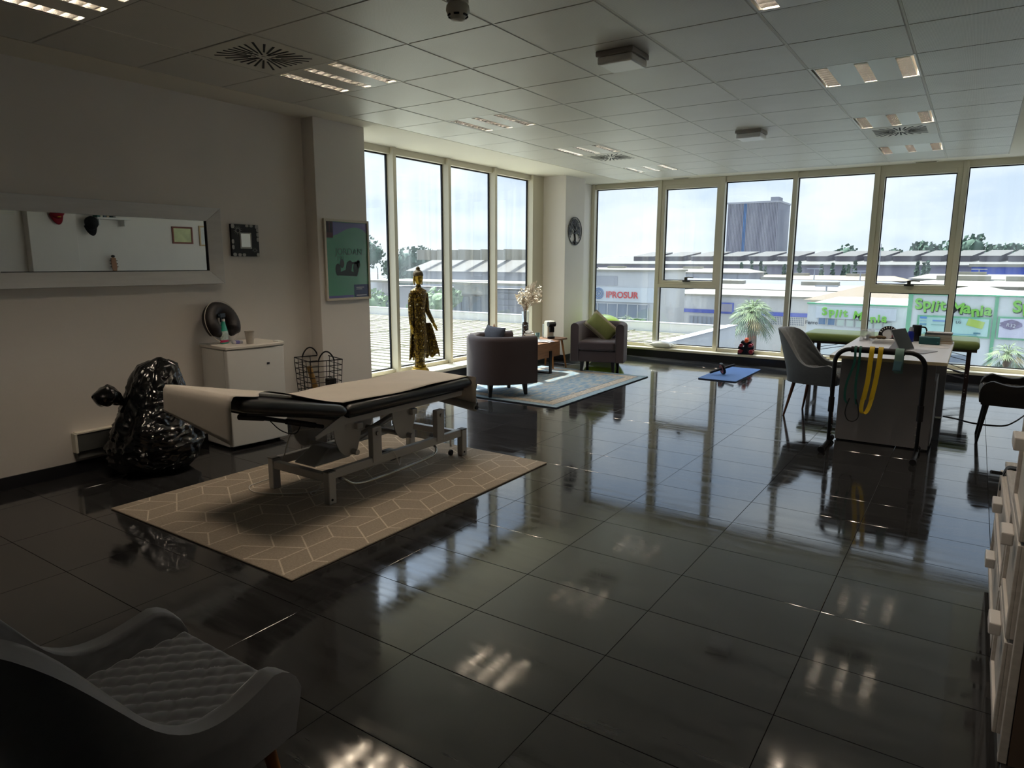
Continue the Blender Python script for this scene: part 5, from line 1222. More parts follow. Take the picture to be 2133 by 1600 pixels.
def cap(label, M, m, logo=None):
    t = thing('baseball_cap', label, 'cap'); t.matrix_world = M
    def f(u, v):
        a = 2*PI*v; r_ = .088*math.sin(PI/2*min(u*1.02, 1))**.8; return (r_*math.cos(a)*1.1, r_*math.sin(a), .11*math.cos(PI/2*u)**.8)
    MB().grid(f, 14, 32, cv=True).obj('crown', m, t, smooth=60)
    def g(u, v):
        a = math.radians(-75+150*v); r_ = .088+(.075*math.cos(math.radians(-75+150*v))**.6)*u; return (r_*math.cos(a)*1.1, .088*math.sin(a)*(1+.05*u), -.012*u*u-.02*(math.sin(a)**2)*u+.002)
    o = MB().grid(g, 8, 24).obj('peak', m, t, smooth=60); s = o.modifiers.new('t', 'SOLIDIFY'); s.thickness = .004
    MB().ball((0, 0, .11), .007, 8, 5).obj('button', m, t, smooth=60)
    if logo: MB().prism([(-.02, -.025), (.02, -.025), (.02, .01), (0, .03), (-.02, .01)], 'x', .088, .092).obj('badge', logo, t).location = (0, 0, .05)
    return t
cap('red cap with a yellow badge on the right pier, seen in the mirror', Matrix.Translation((4.60, 1.36, 2.115)) @ Matrix.Rotation(PI, 4, 'Z') @ Matrix.Rotation(math.radians(75), 4, 'Y'), mat('cap_red', '#8c1224', .8), mat('badge_yellow', '#d9b52a', .5))
cap('black cap with a white stripe under the shelf, seen in the mirror', Matrix.Translation((4.66, 1.82, 1.98)) @ Matrix.Rotation(PI, 4, 'Z') @ Matrix.Rotation(math.radians(75), 4, 'Y'), mat('cap_black', '#111114', .8))
t = thing('wall_shelf', 'small white shelf on the right wall seen in the mirror', 'shelf', (XR, 2.12, 2.06))
MB().box(-.22, 0, -.24, .24, -.012, .012).obj('board', M_white, t, smooth=0)
for y in (-.18, .18): MB().box(-.15, 0, y-.01, y+.01, -.10, -.012).obj('bracket', M_white, t, smooth=0)
for k in range(6):
    b = thing('shelf_book', 'book on the small white shelf, number %s from its near end' % ('one', 'two', 'three', 'four', 'five', 'six')[k], 'book', (4.72, 1.93+k*.045, 2.0725), 0, 'books on the small shelf')
    MB().box(-.07, .06, -.018, .018, 0, .19+.01*(k % 3)).obj('book_block', mat('shelf_book_%d' % k, ('#3d6a62', '#d8d4c8', '#586a74', '#cbb89a', '#2f4d45', '#8c8a84')[k], .6), b, smooth=0, bevel=.002)
t = thing('guitar', 'acoustic guitar leaning on the right wall, its headstock seen in the mirror', 'guitar', (4.62, 2.12, 0))
gm = mat('spruce', '#b98a4a', .35, coat=.4); gd = mat('rosewood', '#2a1a14', .5); Mg = Matrix.Translation((0, 0, .02)) @ Matrix.Rotation(math.radians(7), 4, 'Y')
gb_ = []
for k in range(48):
    a = 2*PI*k/48; z = .25+.25*math.sin(a); w = .19*abs(math.cos(a))**.7*(1-.25*(z > .28)*(math.sin((z-.2)/.3*PI)**2 if z < .5 else 0)); gb_.append(((w if math.cos(a) > 0 else -w), z))
MB(Mg).prism(gb_, 'x', -.05, .05).obj('body', gm, t, smooth=30)
MB(Mg).prism([(-.028, .38), (.028, .38), (.022, 1.28), (-.022, 1.28)], 'x', -.075, -.05).obj('neck', gd, t, smooth=0)
MB(Mg).prism([(-.024, 1.28), (.024, 1.28), (.036, 1.33), (.036, 1.47), (0, 1.49), (-.036, 1.47), (-.036, 1.33)], 'x', -.075, -.058).obj('headstock', mat('head_wood', '#9a6a48', .4), t, smooth=0)
for k in range(3):
    for s in (-1, 1): MB(Mg).cyl((-.066, s*.034, 1.345+k*.045), (-.066, s*.055, 1.345+k*.045), .006, n=8).obj('tuner', gd, t)
MB(Mg).ball((-.07, 0, 1.50), (.012, .03, .02), 10, 6).obj('tuner_clip', M_blk, t)
MB(Mg).lathe([(0, 0), (.048, 0), (.048, .002), (0, .002)], n=24, M=Matrix.Translation((-.052, 0, .33)) @ Matrix.Rotation(PI/2, 4, 'Y')).obj('sound_hole', gd, t)
MB(Mg).box(-.06, -.05, -.07, .07, .14, .165).obj('bridge', gd, t, smooth=0)
t = thing('wall_vent', 'small slotted vent high on the right wall, seen in the mirror', 'vent', (XR, .84, 2.13))
MB().box(-.012, 0, -.09, .09, -.07, .07).obj('plate', M_border, t, smooth=0, bevel=.003)
for k in range(5): MB().box(-.016, -.012, -.08, .08, -.055+k*.026, -.045+k*.026).obj('slat', M_lum, t, smooth=0)
# ---------------------------------------------------------------- outside
GZ = -5.2
M_asph = mat('asphalt', '#6e7073', .9, noise_s=.3, noise_a=.1)
struct(MB().box(-320, 260, -60, 700, GZ-.4, GZ).obj('ground', M_asph, smooth=0), 'grey ground outside')
M_bw = mat('facade_white', '#c4c5c6', .8); M_bg = mat('facade_grey', '#a3a5ab', .8); M_bc = mat('facade_cream', '#cfc8b4', .8); M_blue = mat('stripe_blue', '#5b68b8', .6); M_wg = mat('far_window', '#7d8794', .3); M_roofw = mat('roof_white_metal', '#8f8c80', .55); M_roofg = mat('roof_grey_metal', '#84817b', .7); M_dk = mat('shed_dark', '#6f7078', .8)
# neighbouring ribbed roof with parapet
t = thing('neighbour_roof', 'sunlit white ribbed metal roof right outside the windows', 'roof')
MB().box(-17.5, -1.57, 2.2, 16.7, GZ, -.66).obj('building_block', M_bw, t, smooth=0)
rib_ = mat('roof_seam', '#8a8672', .6)
MB().box(-17.4, -1.75, 2.3, 16.5, -.66, -.62).obj('roof_deck', mat('near_roof_cream', '#c2beaa', .5), t, smooth=0)
seam = MB().box(-17.4, -1.75, -.012, .012, 0, .025).mesh('roof_seam', rib_, 0)
for k in range(38): link('roof_seam', seam, t, (0, 2.6+k*.365, -.62))
sm2 = MB().box(-.015, .015, 2.3, 16.5, 0, .03).mesh('roof_joint', rib_, 0)
for x in (-4.6, -7.6, -10.6, -13.6): link('roof_joint', sm2, t, (x, 0, -.62))
pw = mat('parapet_white', '#c4c6ca', .8)
MB().box(-1.76, -1.57, 2.2, 16.7, -.66, -.33).obj('parapet_wall', pw, t, smooth=0); MB().box(-17.5, -1.76, 16.5, 16.7, -.66, -.36).obj('parapet_wall', pw, t, smooth=0)
MB().box(-1.80, -1.53, 2.2, 16.75, -.33, -.30).obj('coping', M_bg, t, smooth=0); MB().box(-17.5, -1.80, 16.46, 16.75, -.36, -.33).obj('coping', M_bg, t, smooth=0)

def bld(name, label, x0, x1, y0, y1, z1, m, roof=None, z0=GZ, cat='building'):
    t = thing(name, label, cat); MB().box(x0, x1, y0, y1, z0, z1).obj('walls', m, t, smooth=0)
    if roof: MB().box(x0-.15, x1+.15, y0-.15, y1, z1, z1+.12).obj('roof_slab', roof, t, smooth=0)
    return t
def win_row(t, xs, y, z0, z1, w, m=M_wg, frame=M_bw, bars=2):
    for x in xs:
        o = MB().box(x, x+w, y-.06, y+.02, z0, z1).obj('window_frame', frame, t, smooth=0)
        n = bars
        for k in range(n): MB().box(x+.06+k*(w-.06)/n, x+(k+1)*(w-.06)/n, y-.08, y-.05, z0+.06, z1-.06).obj('pane', m, o, smooth=0)
# blue stripe building
Y1 = 40
L, R_ = at(1360, 641, Y1), at(1700, 656, Y1); zs = at(1385, 641, Y1).z; ze = at(1385, 648, Y1).z
t = bld('striped_building', 'white low building with a blue stripe and barred windows beyond the roof', L.x, at(1720, 650, Y1).x, Y1, Y1+9, at(1385, 614, Y1).z, M_bw, M_roofw)
MB().box(L.x, at(1720, 650, Y1).x, Y1-.06, Y1, ze, zs).obj('blue_stripe', M_blue, t, smooth=0)
z0, z1 = at(1450, 676, Y1).z, at(1450, 658, Y1).z
for a, b in ((1375, 1423), (1437, 1492)):
    p, q = at(a, 660, Y1).x, at(b, 660, Y1).x; o = MB().box(p, q, Y1-.05, Y1, z0, z1).obj('window_frame', M_bg, t, smooth=0)
    for k in range(6): MB().box(p+.05+k*(q-p)/6, p+(k+1)*(q-p)/6-.05, Y1-.09, Y1-.05, z0+.05, z1-.05).obj('curtain_panel', mat('curtain_pale', '#9aa0ac', .8), o, smooth=0)
z0, z1 = at(1650, 678, Y1).z, at(1650, 661, Y1).z
for a, b in ((1607, 1635), (1646, 1676)):
    p, q = at(a, 665, Y1).x, at(b, 665, Y1).x; o = MB().box(p, q, Y1-.05, Y1, z0, z1).obj('window_frame', M_wg, t, smooth=0)
    for k in range(9): MB().box(p+k*(q-p)/8-.015, p+k*(q-p)/8+.015, Y1-.08, Y1-.05, z0, z1).obj('bar', M_bw, o, smooth=0)
    for k in range(5): MB().box(p, q, Y1-.085, Y1-.06, z0+k*(z1-z0)/4-.012, z0+k*(z1-z0)/4+.012).obj('bar', M_bw, o, smooth=0)
p = at(1496, 630, Y1); q = at(1528, 652, Y1)
sg = MB().box(p.x, q.x, Y1-.12, Y1, q.z, p.z).obj('sign_board', M_blue, t, smooth=0); MB().box(p.x+.08, q.x-.08, Y1-.15, Y1-.12, q.z+.07, p.z-.07).obj('sign_panel', mat('sign_grey', '#9a97a4', .6), sg, smooth=0)
# sign building with round logo
Y2 = 34
M_sgr = mat('sign_red', '#c5484a', .6); M_sgn = mat('sign_navy', '#6c83a6', .6)
A, B = at(1180, 565, Y2), at(1362, 625, Y2)
t = bld('sign_building', 'pale two storey building with a round logo and red lettering', A.x, B.x, Y2, Y2+5, at(1300, 566, Y2).z, M_bw, M_roofw)
MB().box(A.x, B.x, Y2-.10, Y2, at(1300, 629, Y2).z, at(1300, 599, Y2).z).obj('fascia', mat('fascia_pale', '#c6ccd0', .7), t, smooth=0)
TXZ = Matrix.Rotation(PI/2, 4, 'X')       # text facing -y
c0 = at(1287+8, 614, Y2)
text('lettering', 'IPROSUR', .52, Matrix.Translation((at(1297, 614, Y2).x, Y2-.13, at(1296, 615, Y2).z)) @ TXZ, M_sgr, t, .015, offset=.008)
lc = at(1249, 611, Y2); 
for r_ in (.10, .21, .31): MB().tube([(lc.x+r_*math.cos(2*PI*k/32), Y2-.13, lc.z+r_*math.sin(2*PI*k/32)) for k in range(32)], .032, 6, closed=True).obj('logo_ring', M_sgn, t)
z0, z1 = at(1300, 690, Y2).z, at(1300, 633, Y2).z; x0_, x1_ = A.x+.3, at(1350, 660, Y2).x
o = MB().box(x0_, x1_, Y2-.05, Y2, z0, z1).obj('shop_window', M_wg, t, smooth=0)
for k in range(9): MB().box(x0_+k*(x1_-x0_)/8-.02, x0_+k*(x1_-x0_)/8+.02, Y2-.09, Y2-.05, z0, z1).obj('glazing_bar', M_bw, o, smooth=0)
for k in range(3): MB().box(x0_, x1_, Y2-.09, Y2-.05, z0+k*(z1-z0)/2-.02, z0+k*(z1-z0)/2+.02).obj('glazing_bar', M_bw, o, smooth=0)
MB().box(at(1241, 580, Y2).x, at(1287, 580, Y2).x, Y2-.03, Y2+.02, at(1260, 594, Y2).z, at(1260, 575, Y2).z).obj('wall_panel', M_bg, t, smooth=0)

# air conditioning shop
Y3 = 25
M_sm = mat('shop_white', '#d3d8d8', .7); M_smg = mat('shop_green', '#6fb08a', .6); M_let = mat('letter_green', '#7cc24a', .5); M_lets = mat('letter_shadow', '#4a5750', .7)
xa, xb, xc, xd = at(1683, 640, Y3).x, at(1893, 640, Y3).x, at(2075, 640, Y3).x, 9.5
zt1, zt2 = -.085, .375
t = thing('shop_building', 'white air conditioning shop with green lettering across the street', 'shop')
MB().box(xa, xb, Y3, Y3+7, GZ, zt1).obj('low_wing', M_sm, t, smooth=0)
MB().box(xb, xd, Y3-.25, Y3+7, GZ, zt2).obj('tall_wing', M_sm, t, smooth=0)
MB().box(xa-.03, xb, Y3-.05, Y3+.1, zt1, zt1+.06).obj('green_coping', M_smg, t, smooth=0); MB().box(xb-.03, xd, Y3-.30, Y3-.1, zt2, zt2+.05).obj('green_coping', M_smg, t, smooth=0)
MB().box(xb-.02, xb+.12, Y3-.29, Y3-.25, GZ, zt2).obj('green_band', M_smg, t, smooth=0); MB().box(xc-.05, xc+.05, Y3-.29, Y3-.25, GZ, zt2).obj('green_band', M_smg, t, smooth=0)
def wobbly(word, x, z, size, y, par, total, drop):
    wd = {'M': 1.35, 'l': .55, 'i': .55, 't': .75, ' ': .7, 'S': 1.05}; tot = sum(wd.get(c, .95) for c in word); u = 0
    for k, ch in enumerate(word):
        w = wd.get(ch, .95); f = (u+w/2)/tot; u += w
        if ch == ' ': continue
        M = Matrix.Translation((x+f*total, y, z-drop*f+.10*size*math.sin(k*2.1))) @ TXZ @ Matrix.Rotation(math.radians(9*math.sin(k*1.7+.4)), 4, 'Z')
        text('letter', ch, size, M, M_let, par, .02, offset=.03*size)
        text('letter_shadow', ch, size, Matrix.Translation((.05*size, .03, -.07*size)) @ M, M_lets, par, .008, offset=.03*size)
pA, pB = at(1702, 636, Y3), at(1866, 668, Y3)
sg = MB().box(pA.x, pB.x, Y3-.10, Y3, at(1780, 665, Y3).z, at(1780, 641, Y3).z).obj('sign_board', mat('sign_white', '#c8cfd6', .6), t, smooth=0)
wobbly('Split Mania', at(1711, 650, Y3).x, at(1711, 648, Y3).z, .40, Y3-.12, sg, at(1852, 650, Y3).x-at(1711, 650, Y3).x, .22)
wobbly('Split Mania', at(1906, 634, Y3).x, at(1906, 632, Y3).z, .50, Y3-.29, t, at(2069, 634, Y3).x-at(1906, 634, Y3).x, .20)
wobbly('Split Mania', at(2107, 641, Y3).x, at(2107, 638, Y3).z, .52, Y3-.29, t, 2.4, .2)
# low wing windows
zwa, zwb = at(1780, 680, Y3).z, at(1780, 664, Y3).z
for k in range(8):
    a, b = at(1704+k*19.6, 670, Y3).x, at(1704+k*19.6+17, 670, Y3).x
    o = MB().box(a, b, Y3-.05, Y3, zwa-.012*k*1.0, zwb-.012*k).obj('window_frame', M_bw, t, smooth=0)
    MB().box(a+.03, b-.03, Y3-.07, Y3-.05, zwa-.012*k+.03, zwb-.012*k-.03).obj('pane', mat('pane_blue', '#5f7c9c', .3) if k < 2 else mat('pane_pale', '#b9c8c0', .4), o, smooth=0)
M_dkt = mat('shop_ink', '#3c4048', .6)
text('lettering', 'Ferroli', .20, Matrix.Translation((at(1693, 672, Y3).x, Y3-.03, at(1693, 672, Y3).z)) @ TXZ, M_dkt, t, .01)
# big posters on the tall wing
pA, pB = at(1913, 655, Y3), at(2060, 704, Y3)
sg = MB().box(pA.x, pB.x, Y3-.31, Y3-.25, pB.z, pA.z).obj('poster_frame', M_smg, t, smooth=0)
MB().box(pA.x+.06, pB.x-.06, Y3-.33, Y3-.31, pB.z+.06, pA.z-.06).obj('poster_sheet', mat('poster_aqua', '#a9cfc8', .6, noise_s=1.5, noise_a=.1), sg, smooth=0)
text('lettering', 'LG', .13, Matrix.Translation((at(1997, 670, Y3).x, Y3-.34, at(1997, 670, Y3).z)) @ TXZ, M_dkt, sg, .004)
g = MB(Matrix.Translation((at(2032, 673, Y3).x, Y3-.345, at(2032, 673, Y3).z)) @ Matrix.Rotation(math.radians(14), 4, 'Y')); g.box(-.24, .24, 0, .01, -.12, .12); g.obj('lime_unit', mat('unit_lime', '#a9c45a', .6), sg, smooth=0)
for k, (px, py, w, h, c_) in enumerate(((1925, 660, .20, .07, '#4d86c2'), (1924, 667, .2, .03, '#7fb0c8'), (1924, 674, .2, .07, '#5b8ea8'), (1957, 667, .38, .05, '#6b8fc4'), (1955, 675, .42, .025, '#7fa9a5'), (1990, 663, .3, .02, '#7fa9a5'), (2005, 695, .8, .02, '#5d9db0'), (2035, 693, .2, .05, '#4d7f8c'), (1935, 692, .3, .03, '#6fa090'))):
    p = at(px, py, Y3); MB().box(p.x-w/2, p.x+w/2, Y3-.345, Y3-.335, p.z-h/2, p.z+h/2).obj('printed_block', mat('print_'+c_, c_, .6), sg, smooth=0)
pA = at(2079, 658, Y3); zb_ = at(2079, 705, Y3).z
sg = MB().box(pA.x, pA.x+2.6, Y3-.31, Y3-.25, zb_, pA.z).obj('poster_frame', M_smg, t, smooth=0)
MB().box(pA.x+.06, pA.x+2.54, Y3-.33, Y3-.31, zb_+.06, pA.z-.06).obj('poster_sheet', mat('poster_lilac', '#cfcfe0', .6), sg, smooth=0)
p = at(2105, 675, Y3); cl = MB().prism([(p.x+.30*math.cos(a*PI/10)*(1+.12*math.sin(a*3)), p.z+.15*math.sin(a*PI/10)*(1+.1*math.cos(a*5))) for a in range(20)], 'y', Y3-.345, Y3-.335).obj('printed_cloud', mat('cloud_purple', '#7d7590', .6, noise_s=6, noise_a=.3), sg, smooth=0)
text('lettering', 'R32', .16, Matrix.Translation((p.x, Y3-.355, p.z-.03)) @ TXZ @ Matrix.Rotation(math.radians(-8), 4, 'Z'), mat('r_white', '#d8d8e0', .5), sg, .004)
MB().box(xa, 9.5, Y3-.2, Y3, GZ, -2.6).obj('ground_floor_band', mat('shop_floor_green', '#8fc8a6', .7), t, smooth=0)
MB().box(at(1975, 740, Y3).x, at(2015, 740, Y3).x, Y3-.31, Y3-.25, at(1980, 752, Y3).z, at(1980, 737, Y3).z).obj('shop_door_window', M_wg, t, smooth=0)
# roof behind the shop
t = thing('tiled_shed', 'low cream roofed shed behind the shop', 'shed')
for a, b, yy in ((1690, 1893, 34), (1893, 2200, 33)):
    p, q = at(a, 612, yy), at(b, 618, yy); MB().box(p.x, q.x, yy, yy+10, GZ, -.35).obj('walls', M_bc, t, smooth=0)
    m = MB(); m.add([(p.x-.3, yy-.3, -.35), (q.x+.3, yy-.3, -.35), (q.x+.3, yy+10, -.35), (p.x-.3, yy+10, -.35), ((p.x+q.x)/2, yy+1, .35), ((p.x+q.x)/2, yy+9, .35)], [(0, 1, 4), (1, 2, 5, 4), (2, 3, 5), (3, 0, 4, 5), (0, 3, 2, 1)]); m.obj('pitched_roof', M_roofw if a > 1700 else mat('roof_tan', '#837666', .8), t, smooth=0)

# long sheds in rows
rows = [  # y, px left, px right, top px y, bottom colour, roof colour, label
    (62, 1350, 1860, 603, M_bc, M_roofg, 'long beige shed behind the blue stripe building'),
    (78, 1100, 1880, 590, mat('shed_blue_grey', '#98a2b8', .8), M_dk, 'long blue grey corrugated shed in the middle distance'),
    (112, 1560, 1880, 583, M_dk, mat('roof_peach', '#8a7d6a', .7), 'long shed with a peach coloured roof'),
    (50, 1890, 2300, 597, M_bg, M_roofw, 'long pale shed right of the tall mullion'),
    (100, 1900, 2350, 583, mat('shed_brown', '#7c6c64', .8), M_roofw, 'brown walled shed in front of the blue warehouse'),
    (105, 1150, 1560, 566, M_bg, M_roofw, 'pale roofed shed below the silo')]
for (y, a, b, py, wm, rm, lab) in rows:
    p, q = at(a, py, y), at(b, py, y); t = thing('warehouse_shed', lab, 'shed'); RG = .0055*y; zt = at((a+b)/2, py, y).z
    MB().box(p.x, q.x, y, y+9, GZ-2, zt).obj('walls', wm, t, smooth=0)
    m = MB(); m.add([(p.x-.5, y-.5, zt), (q.x+.5, y-.5, zt), (q.x-1.5, y+5, zt+RG), (p.x+1.5, y+5, zt+RG), (p.x-.5, y+9, zt), (q.x+.5, y+9, zt)], [(0, 1, 2, 3), (3, 2, 5, 4), (0, 3, 4), (1, 5, 2), (0, 4, 5, 1)]); m.obj('pitched_roof', rm, t, smooth=0)
    n = max(4, int((q.x-p.x)/3.2)); s_ = MB().box(-.05, .05, y-.08, y, GZ, zt).mesh('pilaster', wm, 0)
    for k in range(n): link('pilaster', s_, t, (p.x+(k+.5)*(q.x-p.x)/n, 0, 0))
    MB().box(p.x, q.x, y-.15, y, zt-.25, zt).obj('gutter', M_roofw, t, smooth=0)
    for k in range(2): MB().box(p.x+(q.x-p.x)*(.3+.4*k)-1.6, p.x+(q.x-p.x)*(.3+.4*k)+1.6, y+4.4, y+5.6, zt+RG-.1, zt+RG+.3).obj('ridge_vent', M_roofw, t, smooth=0)
# great warehouse with monitor roofs
Y4 = 165
t = thing('monitor_warehouse', 'great warehouse with a row of raised roof monitors on the skyline', 'warehouse')
pz = at(1700, 551, Y4).z; pl, pr = at(1180, 551, Y4).x, at(2400, 551, Y4).x
MB().box(pl, pr, Y4, Y4+40, GZ-6, pz).obj('walls', mat('warehouse_lilac', '#8f8c97', .8), t, smooth=0)
zr = at(1700, 541, Y4+12).z
MB().add([(pl, Y4-1, pz), (pr, Y4-1, pz), (pr, Y4+25, zr+1.0), (pl, Y4+25, zr+1.0), (pl, Y4-1, pz-.3), (pr, Y4-1, pz-.3), (pr, Y4+25, pz-.3), (pl, Y4+25, pz-.3)], [(0, 1, 2, 3), (4, 7, 6, 5), (0, 4, 5, 1), (1, 5, 6, 2), (2, 6, 7, 3), (3, 7, 4, 0)]).obj('main_roof', mat('warehouse_roof', '#6c6a66', .8), t, smooth=0)
for k in range(-3, 13):
    a = at(1500+k*60, 541, Y4+8).x; b = at(1500+k*60+40, 541, Y4+8).x; z0 = zr-.5; w = b-a
    m = MB(); m.add([(a, Y4+8, z0), (b, Y4+8, z0), (b, Y4+8, z0+1.3), (a, Y4+8, z0+1.3), (a+2.4, Y4+16, z0), (b+2.4, Y4+16, z0), (b+2.4, Y4+16, z0+2.5), (a+2.4, Y4+16, z0+2.5)], [(0, 1, 2, 3), (3, 2, 6, 7), (1, 5, 6, 2), (0, 3, 7, 4), (5, 4, 7, 6)]); m.k = 0
    o = m.obj('roof_monitor', mat('monitor_grey', '#6d6a72', .8), t, smooth=0)
    MB().add([(a-.3, Y4+7.7, z0+1.3), (b+.3, Y4+7.7, z0+1.3), (b+2.8, Y4+16.4, z0+2.6), (a+2.0, Y4+16.4, z0+2.6)], [(0, 1, 2, 3)]).obj('monitor_roof', mat('monitor_roof', '#5c5a57', .8), o, smooth=0)
Yb = 140
t = thing('blue_warehouse', 'bright blue warehouse in the distance on the right', 'warehouse')
p = at(2024, 556, Yb); MB().box(p.x, p.x+40, Yb, Yb+15, GZ-8, p.z).obj('walls', mat('cobalt_cladding', '#3c55b4', .6), t, smooth=0); MB().box(p.x-.4, p.x+40, Yb-.4, Yb+15, p.z, p.z+.5).obj('roof_edge', M_roofw, t, smooth=0)
for k in range(24): MB().box(p.x+k*1.6, p.x+k*1.6+.12, Yb-.1, Yb, GZ-6, p.z).obj('cladding_rib', mat('cobalt_cladding', '#3c55b4'), t, smooth=0)
# tall silo
Ys = 210
t = thing('silo_tower', 'tall grey corrugated silo tower with a blue streak on the skyline', 'silo')
a, b = at(1517, 420, Ys), at(1624, 415, Ys); zt = at(1600, 420, Ys).z; wv = b.x-a.x
MB().box(a.x, b.x, Ys, Ys+14, GZ-8, zt).obj('tower_body', mat('silo_grey', '#80828c', .8, noise_s=.12, noise_a=.12), t, smooth=0)
for k in range(34): MB().cyl((a.x+.2+k*wv/34, Ys-.05, GZ-5), (a.x+.2+k*wv/34, Ys-.05, zt-.2), .17, n=6).obj('silo_rib', mat('silo_rib_blue', '#5c7fa8', .8) if k in (11, 12) else mat('silo_rib', '#8d8e96', .8), t, smooth=60)
p = at(1604, 410, Ys); q = at(1620, 420, Ys); MB().box(p.x, q.x, Ys+1, Ys+6, zt, p.z).obj('roof_house', mat('silo_grey', '#80828c'), t, smooth=0)
MB().box(a.x-.2, b.x+.2, Ys-.3, Ys+14, zt-.3, zt+.2).obj('parapet', M_bg, t, smooth=0)
# buildings seen through the side windows
Yl = 24
M_lb = mat('annex_wall', '#b3b5bb', .8)
t = thing('annex_building', 'grey annex with a flat canopy seen through the side windows', 'building')
def sidebox(px0, px1, py0, py1, y, d, m, nm): 
    p, q = at(px0, py0, y), at(px1, py1, y); return MB().box(p.x, q.x, y, y+d, q.z, p.z).obj(nm, m, t, smooth=0)
sidebox(760, 1110, 596, 690, Yl, 2.4, M_lb, 'walls')
sidebox(750, 1112, 583, 597, Yl-1.6, 3.6, mat('canopy_cream', '#8a877a', .7), 'canopy')
sidebox(945, 1022, 584, 614, Yl-.5, .4, M_bw, 'white_panel'); sidebox(760, 810, 586, 610, Yl-.5, .4, M_bw, 'white_panel')
for a, b in ((790, 806), (905, 922), (946, 960), (962, 976), (984, 1000)): sidebox(a, b, 617, 650, Yl-.1, .1, M_wg, 'window')
sidebox(1036, 1100, 604, 652, Yl-.15, .1, mat('shutter_grey', '#9a9ca6', .8), 'shutter')
for k in range(3): sidebox(1036, 1100, 612+k*13, 613+k*13, Yl-.2, .05, M_bg, 'shutter_slat')
p = at(778, 629, Yl-2); sgp = MB().box(p.x-.55, p.x+.7, Yl-2.1, Yl-2, p.z-.28, p.z+.28).obj('sign_board', mat('sign_pink_red', '#c75560', .6), t, smooth=0)
MB().prism([(p.x-.1+.36*math.cos(k*PI/12), p.z+.22*math.sin(k*PI/12)) for k in range(24)], 'y', Yl-2.13, Yl-2.1).obj('sign_oval', M_bw, sgp, smooth=0)
t = thing('far_hall', 'long grey hall with a low pitched roof behind the annex', 'hall')
p, q = at(930, 560, 45), at(1105, 570, 45); MB().box(p.x-4, q.x, 45, 57, GZ, at(1000, 566, 45).z).obj('walls', M_bg, t, smooth=0)
zz = at(1000, 566, 45).z; MB().add([(p.x-4.5, 44.5, zz), (q.x+.5, 44.5, zz), (q.x+.5, 51, zz+1.7), (p.x-4.5, 51, zz+1.7), (p.x-4.5, 57.5, zz), (q.x+.5, 57.5, zz)], [(0, 1, 2, 3), (3, 2, 5, 4), (0, 3, 4), (1, 5, 2), (0, 4, 5, 1)]).obj('pitched_roof', mat('hall_roof', '#625f5b', .8), t, smooth=0)
for k in range(6): MB().box(p.x-3+k*2.4, p.x-3+k*2.4+.12, 44.45, 51, zz+1.0, zz+1.9).obj('roof_rib', M_roofw, t, smooth=0)

# ---------------------------------------------------------------- trees
M_leafs = [mat('foliage_deep', '#4a6152', .9), mat('foliage_mid', '#5f7560', .9), mat('foliage_pale', '#7e9472', .9)]; M_trunk = mat('trunk', '#6b5a4a', .9)
def blob_tree(name, label, base, h, w, seed, mi, group, n=260, leaf=.35, cone=False):
    r_ = random.Random(seed); t = thing(name, label, 'tree', base, 0, group); m = MB()
    cl = [(r_.uniform(-.6, .6)*w, r_.uniform(-.4, .4)*w, h*r_.uniform(.45, .9), w*r_.uniform(.25, .5)) for _ in range(7)]
    for k in range(n):
        if cone: z = h*(.08+.92*r_.random()); rad = w*(1-z/h)*.9+.05; a = r_.uniform(0, 6.28); c = Vector((rad*math.cos(a), rad*math.sin(a), z))
        else:
            q = cl[k % 7]; d = Vector((r_.gauss(0, 1), r_.gauss(0, 1), r_.gauss(0, 1))).normalized(); c = Vector(q[:3])+d*q[3]*r_.uniform(.6, 1)
        n1 = Vector((r_.uniform(-1, 1), r_.uniform(-1, 1), r_.uniform(-.4, 1))).normalized(); n2 = n1.orthogonal().normalized(); n3 = n1.cross(n2); s = leaf*r_.uniform(.6, 1.3)
        m.add([c+n2*s, c+n3*s*.7, c-n2*s, c-n3*s*.7+n1*s*.3], [(0, 1, 2), (0, 2, 3)])
    o = m.obj('crown', M_leafs[mi], t, smooth=0); o['kind'] = 'stuff'
    if not cone:
        cr = MB()
        for q in cl: cr.ball(q[:3], (q[3]*.66, q[3]*.66, q[3]*.6), 10, 7)
        cr.obj('inner_crown', M_leafs[mi], t, smooth=60)
    MB().cyl((0, 0, 0), (0, 0, h*.5), .12 if not cone else .08, .08, 8).obj('trunk', M_trunk, t)
    return t
for k, (px, py, y, w, mi) in enumerate(((840, 530, 70, 5, 0), (868, 520, 86, 6, 0), (895, 528, 102, 6, 0), (922, 538, 60, 3.5, 0), (785, 512, 118, 9, 0))):
    p = at(px, py, y); blob_tree('broadleaf_tree', ('leftmost dark tree behind the statue', 'tallest dark tree behind the statue head', 'dark tree right of the statue head', 'low dark tree at the edge of the second side window', 'big pale tree in the first side window')[k], (p.x, y, GZ), p.z-GZ, w, 40+k, mi, 'trees behind the annex', 620, .42)
for k, (px, py, y, w) in enumerate(((1790, 518, 330, 11), (1760, 522, 360, 8), (1945, 508, 320, 9), (1925, 518, 345, 8), (2035, 505, 300, 11), (2065, 512, 330, 10), (2105, 506, 360, 12), (2130, 508, 270, 9), (1850, 524, 335, 8))):
    p = at(px, py, y); blob_tree('skyline_tree', ('far tree clump above the monitor roofs, left of the thick mullion', 'smaller far clump left of the skyline clump', 'round far tree near the right casement edge', 'small far tree beside the round one', 'tall far tree right of the right casement', 'far tree in the middle of the last pane', 'pointed far tree near the right edge', 'far tree at the very right edge', 'low far tree behind the thick mullion')[k], (p.x, y, GZ-4), p.z-GZ+4, w, 70+k, 0, 'trees on the skyline', 520, 1.1)
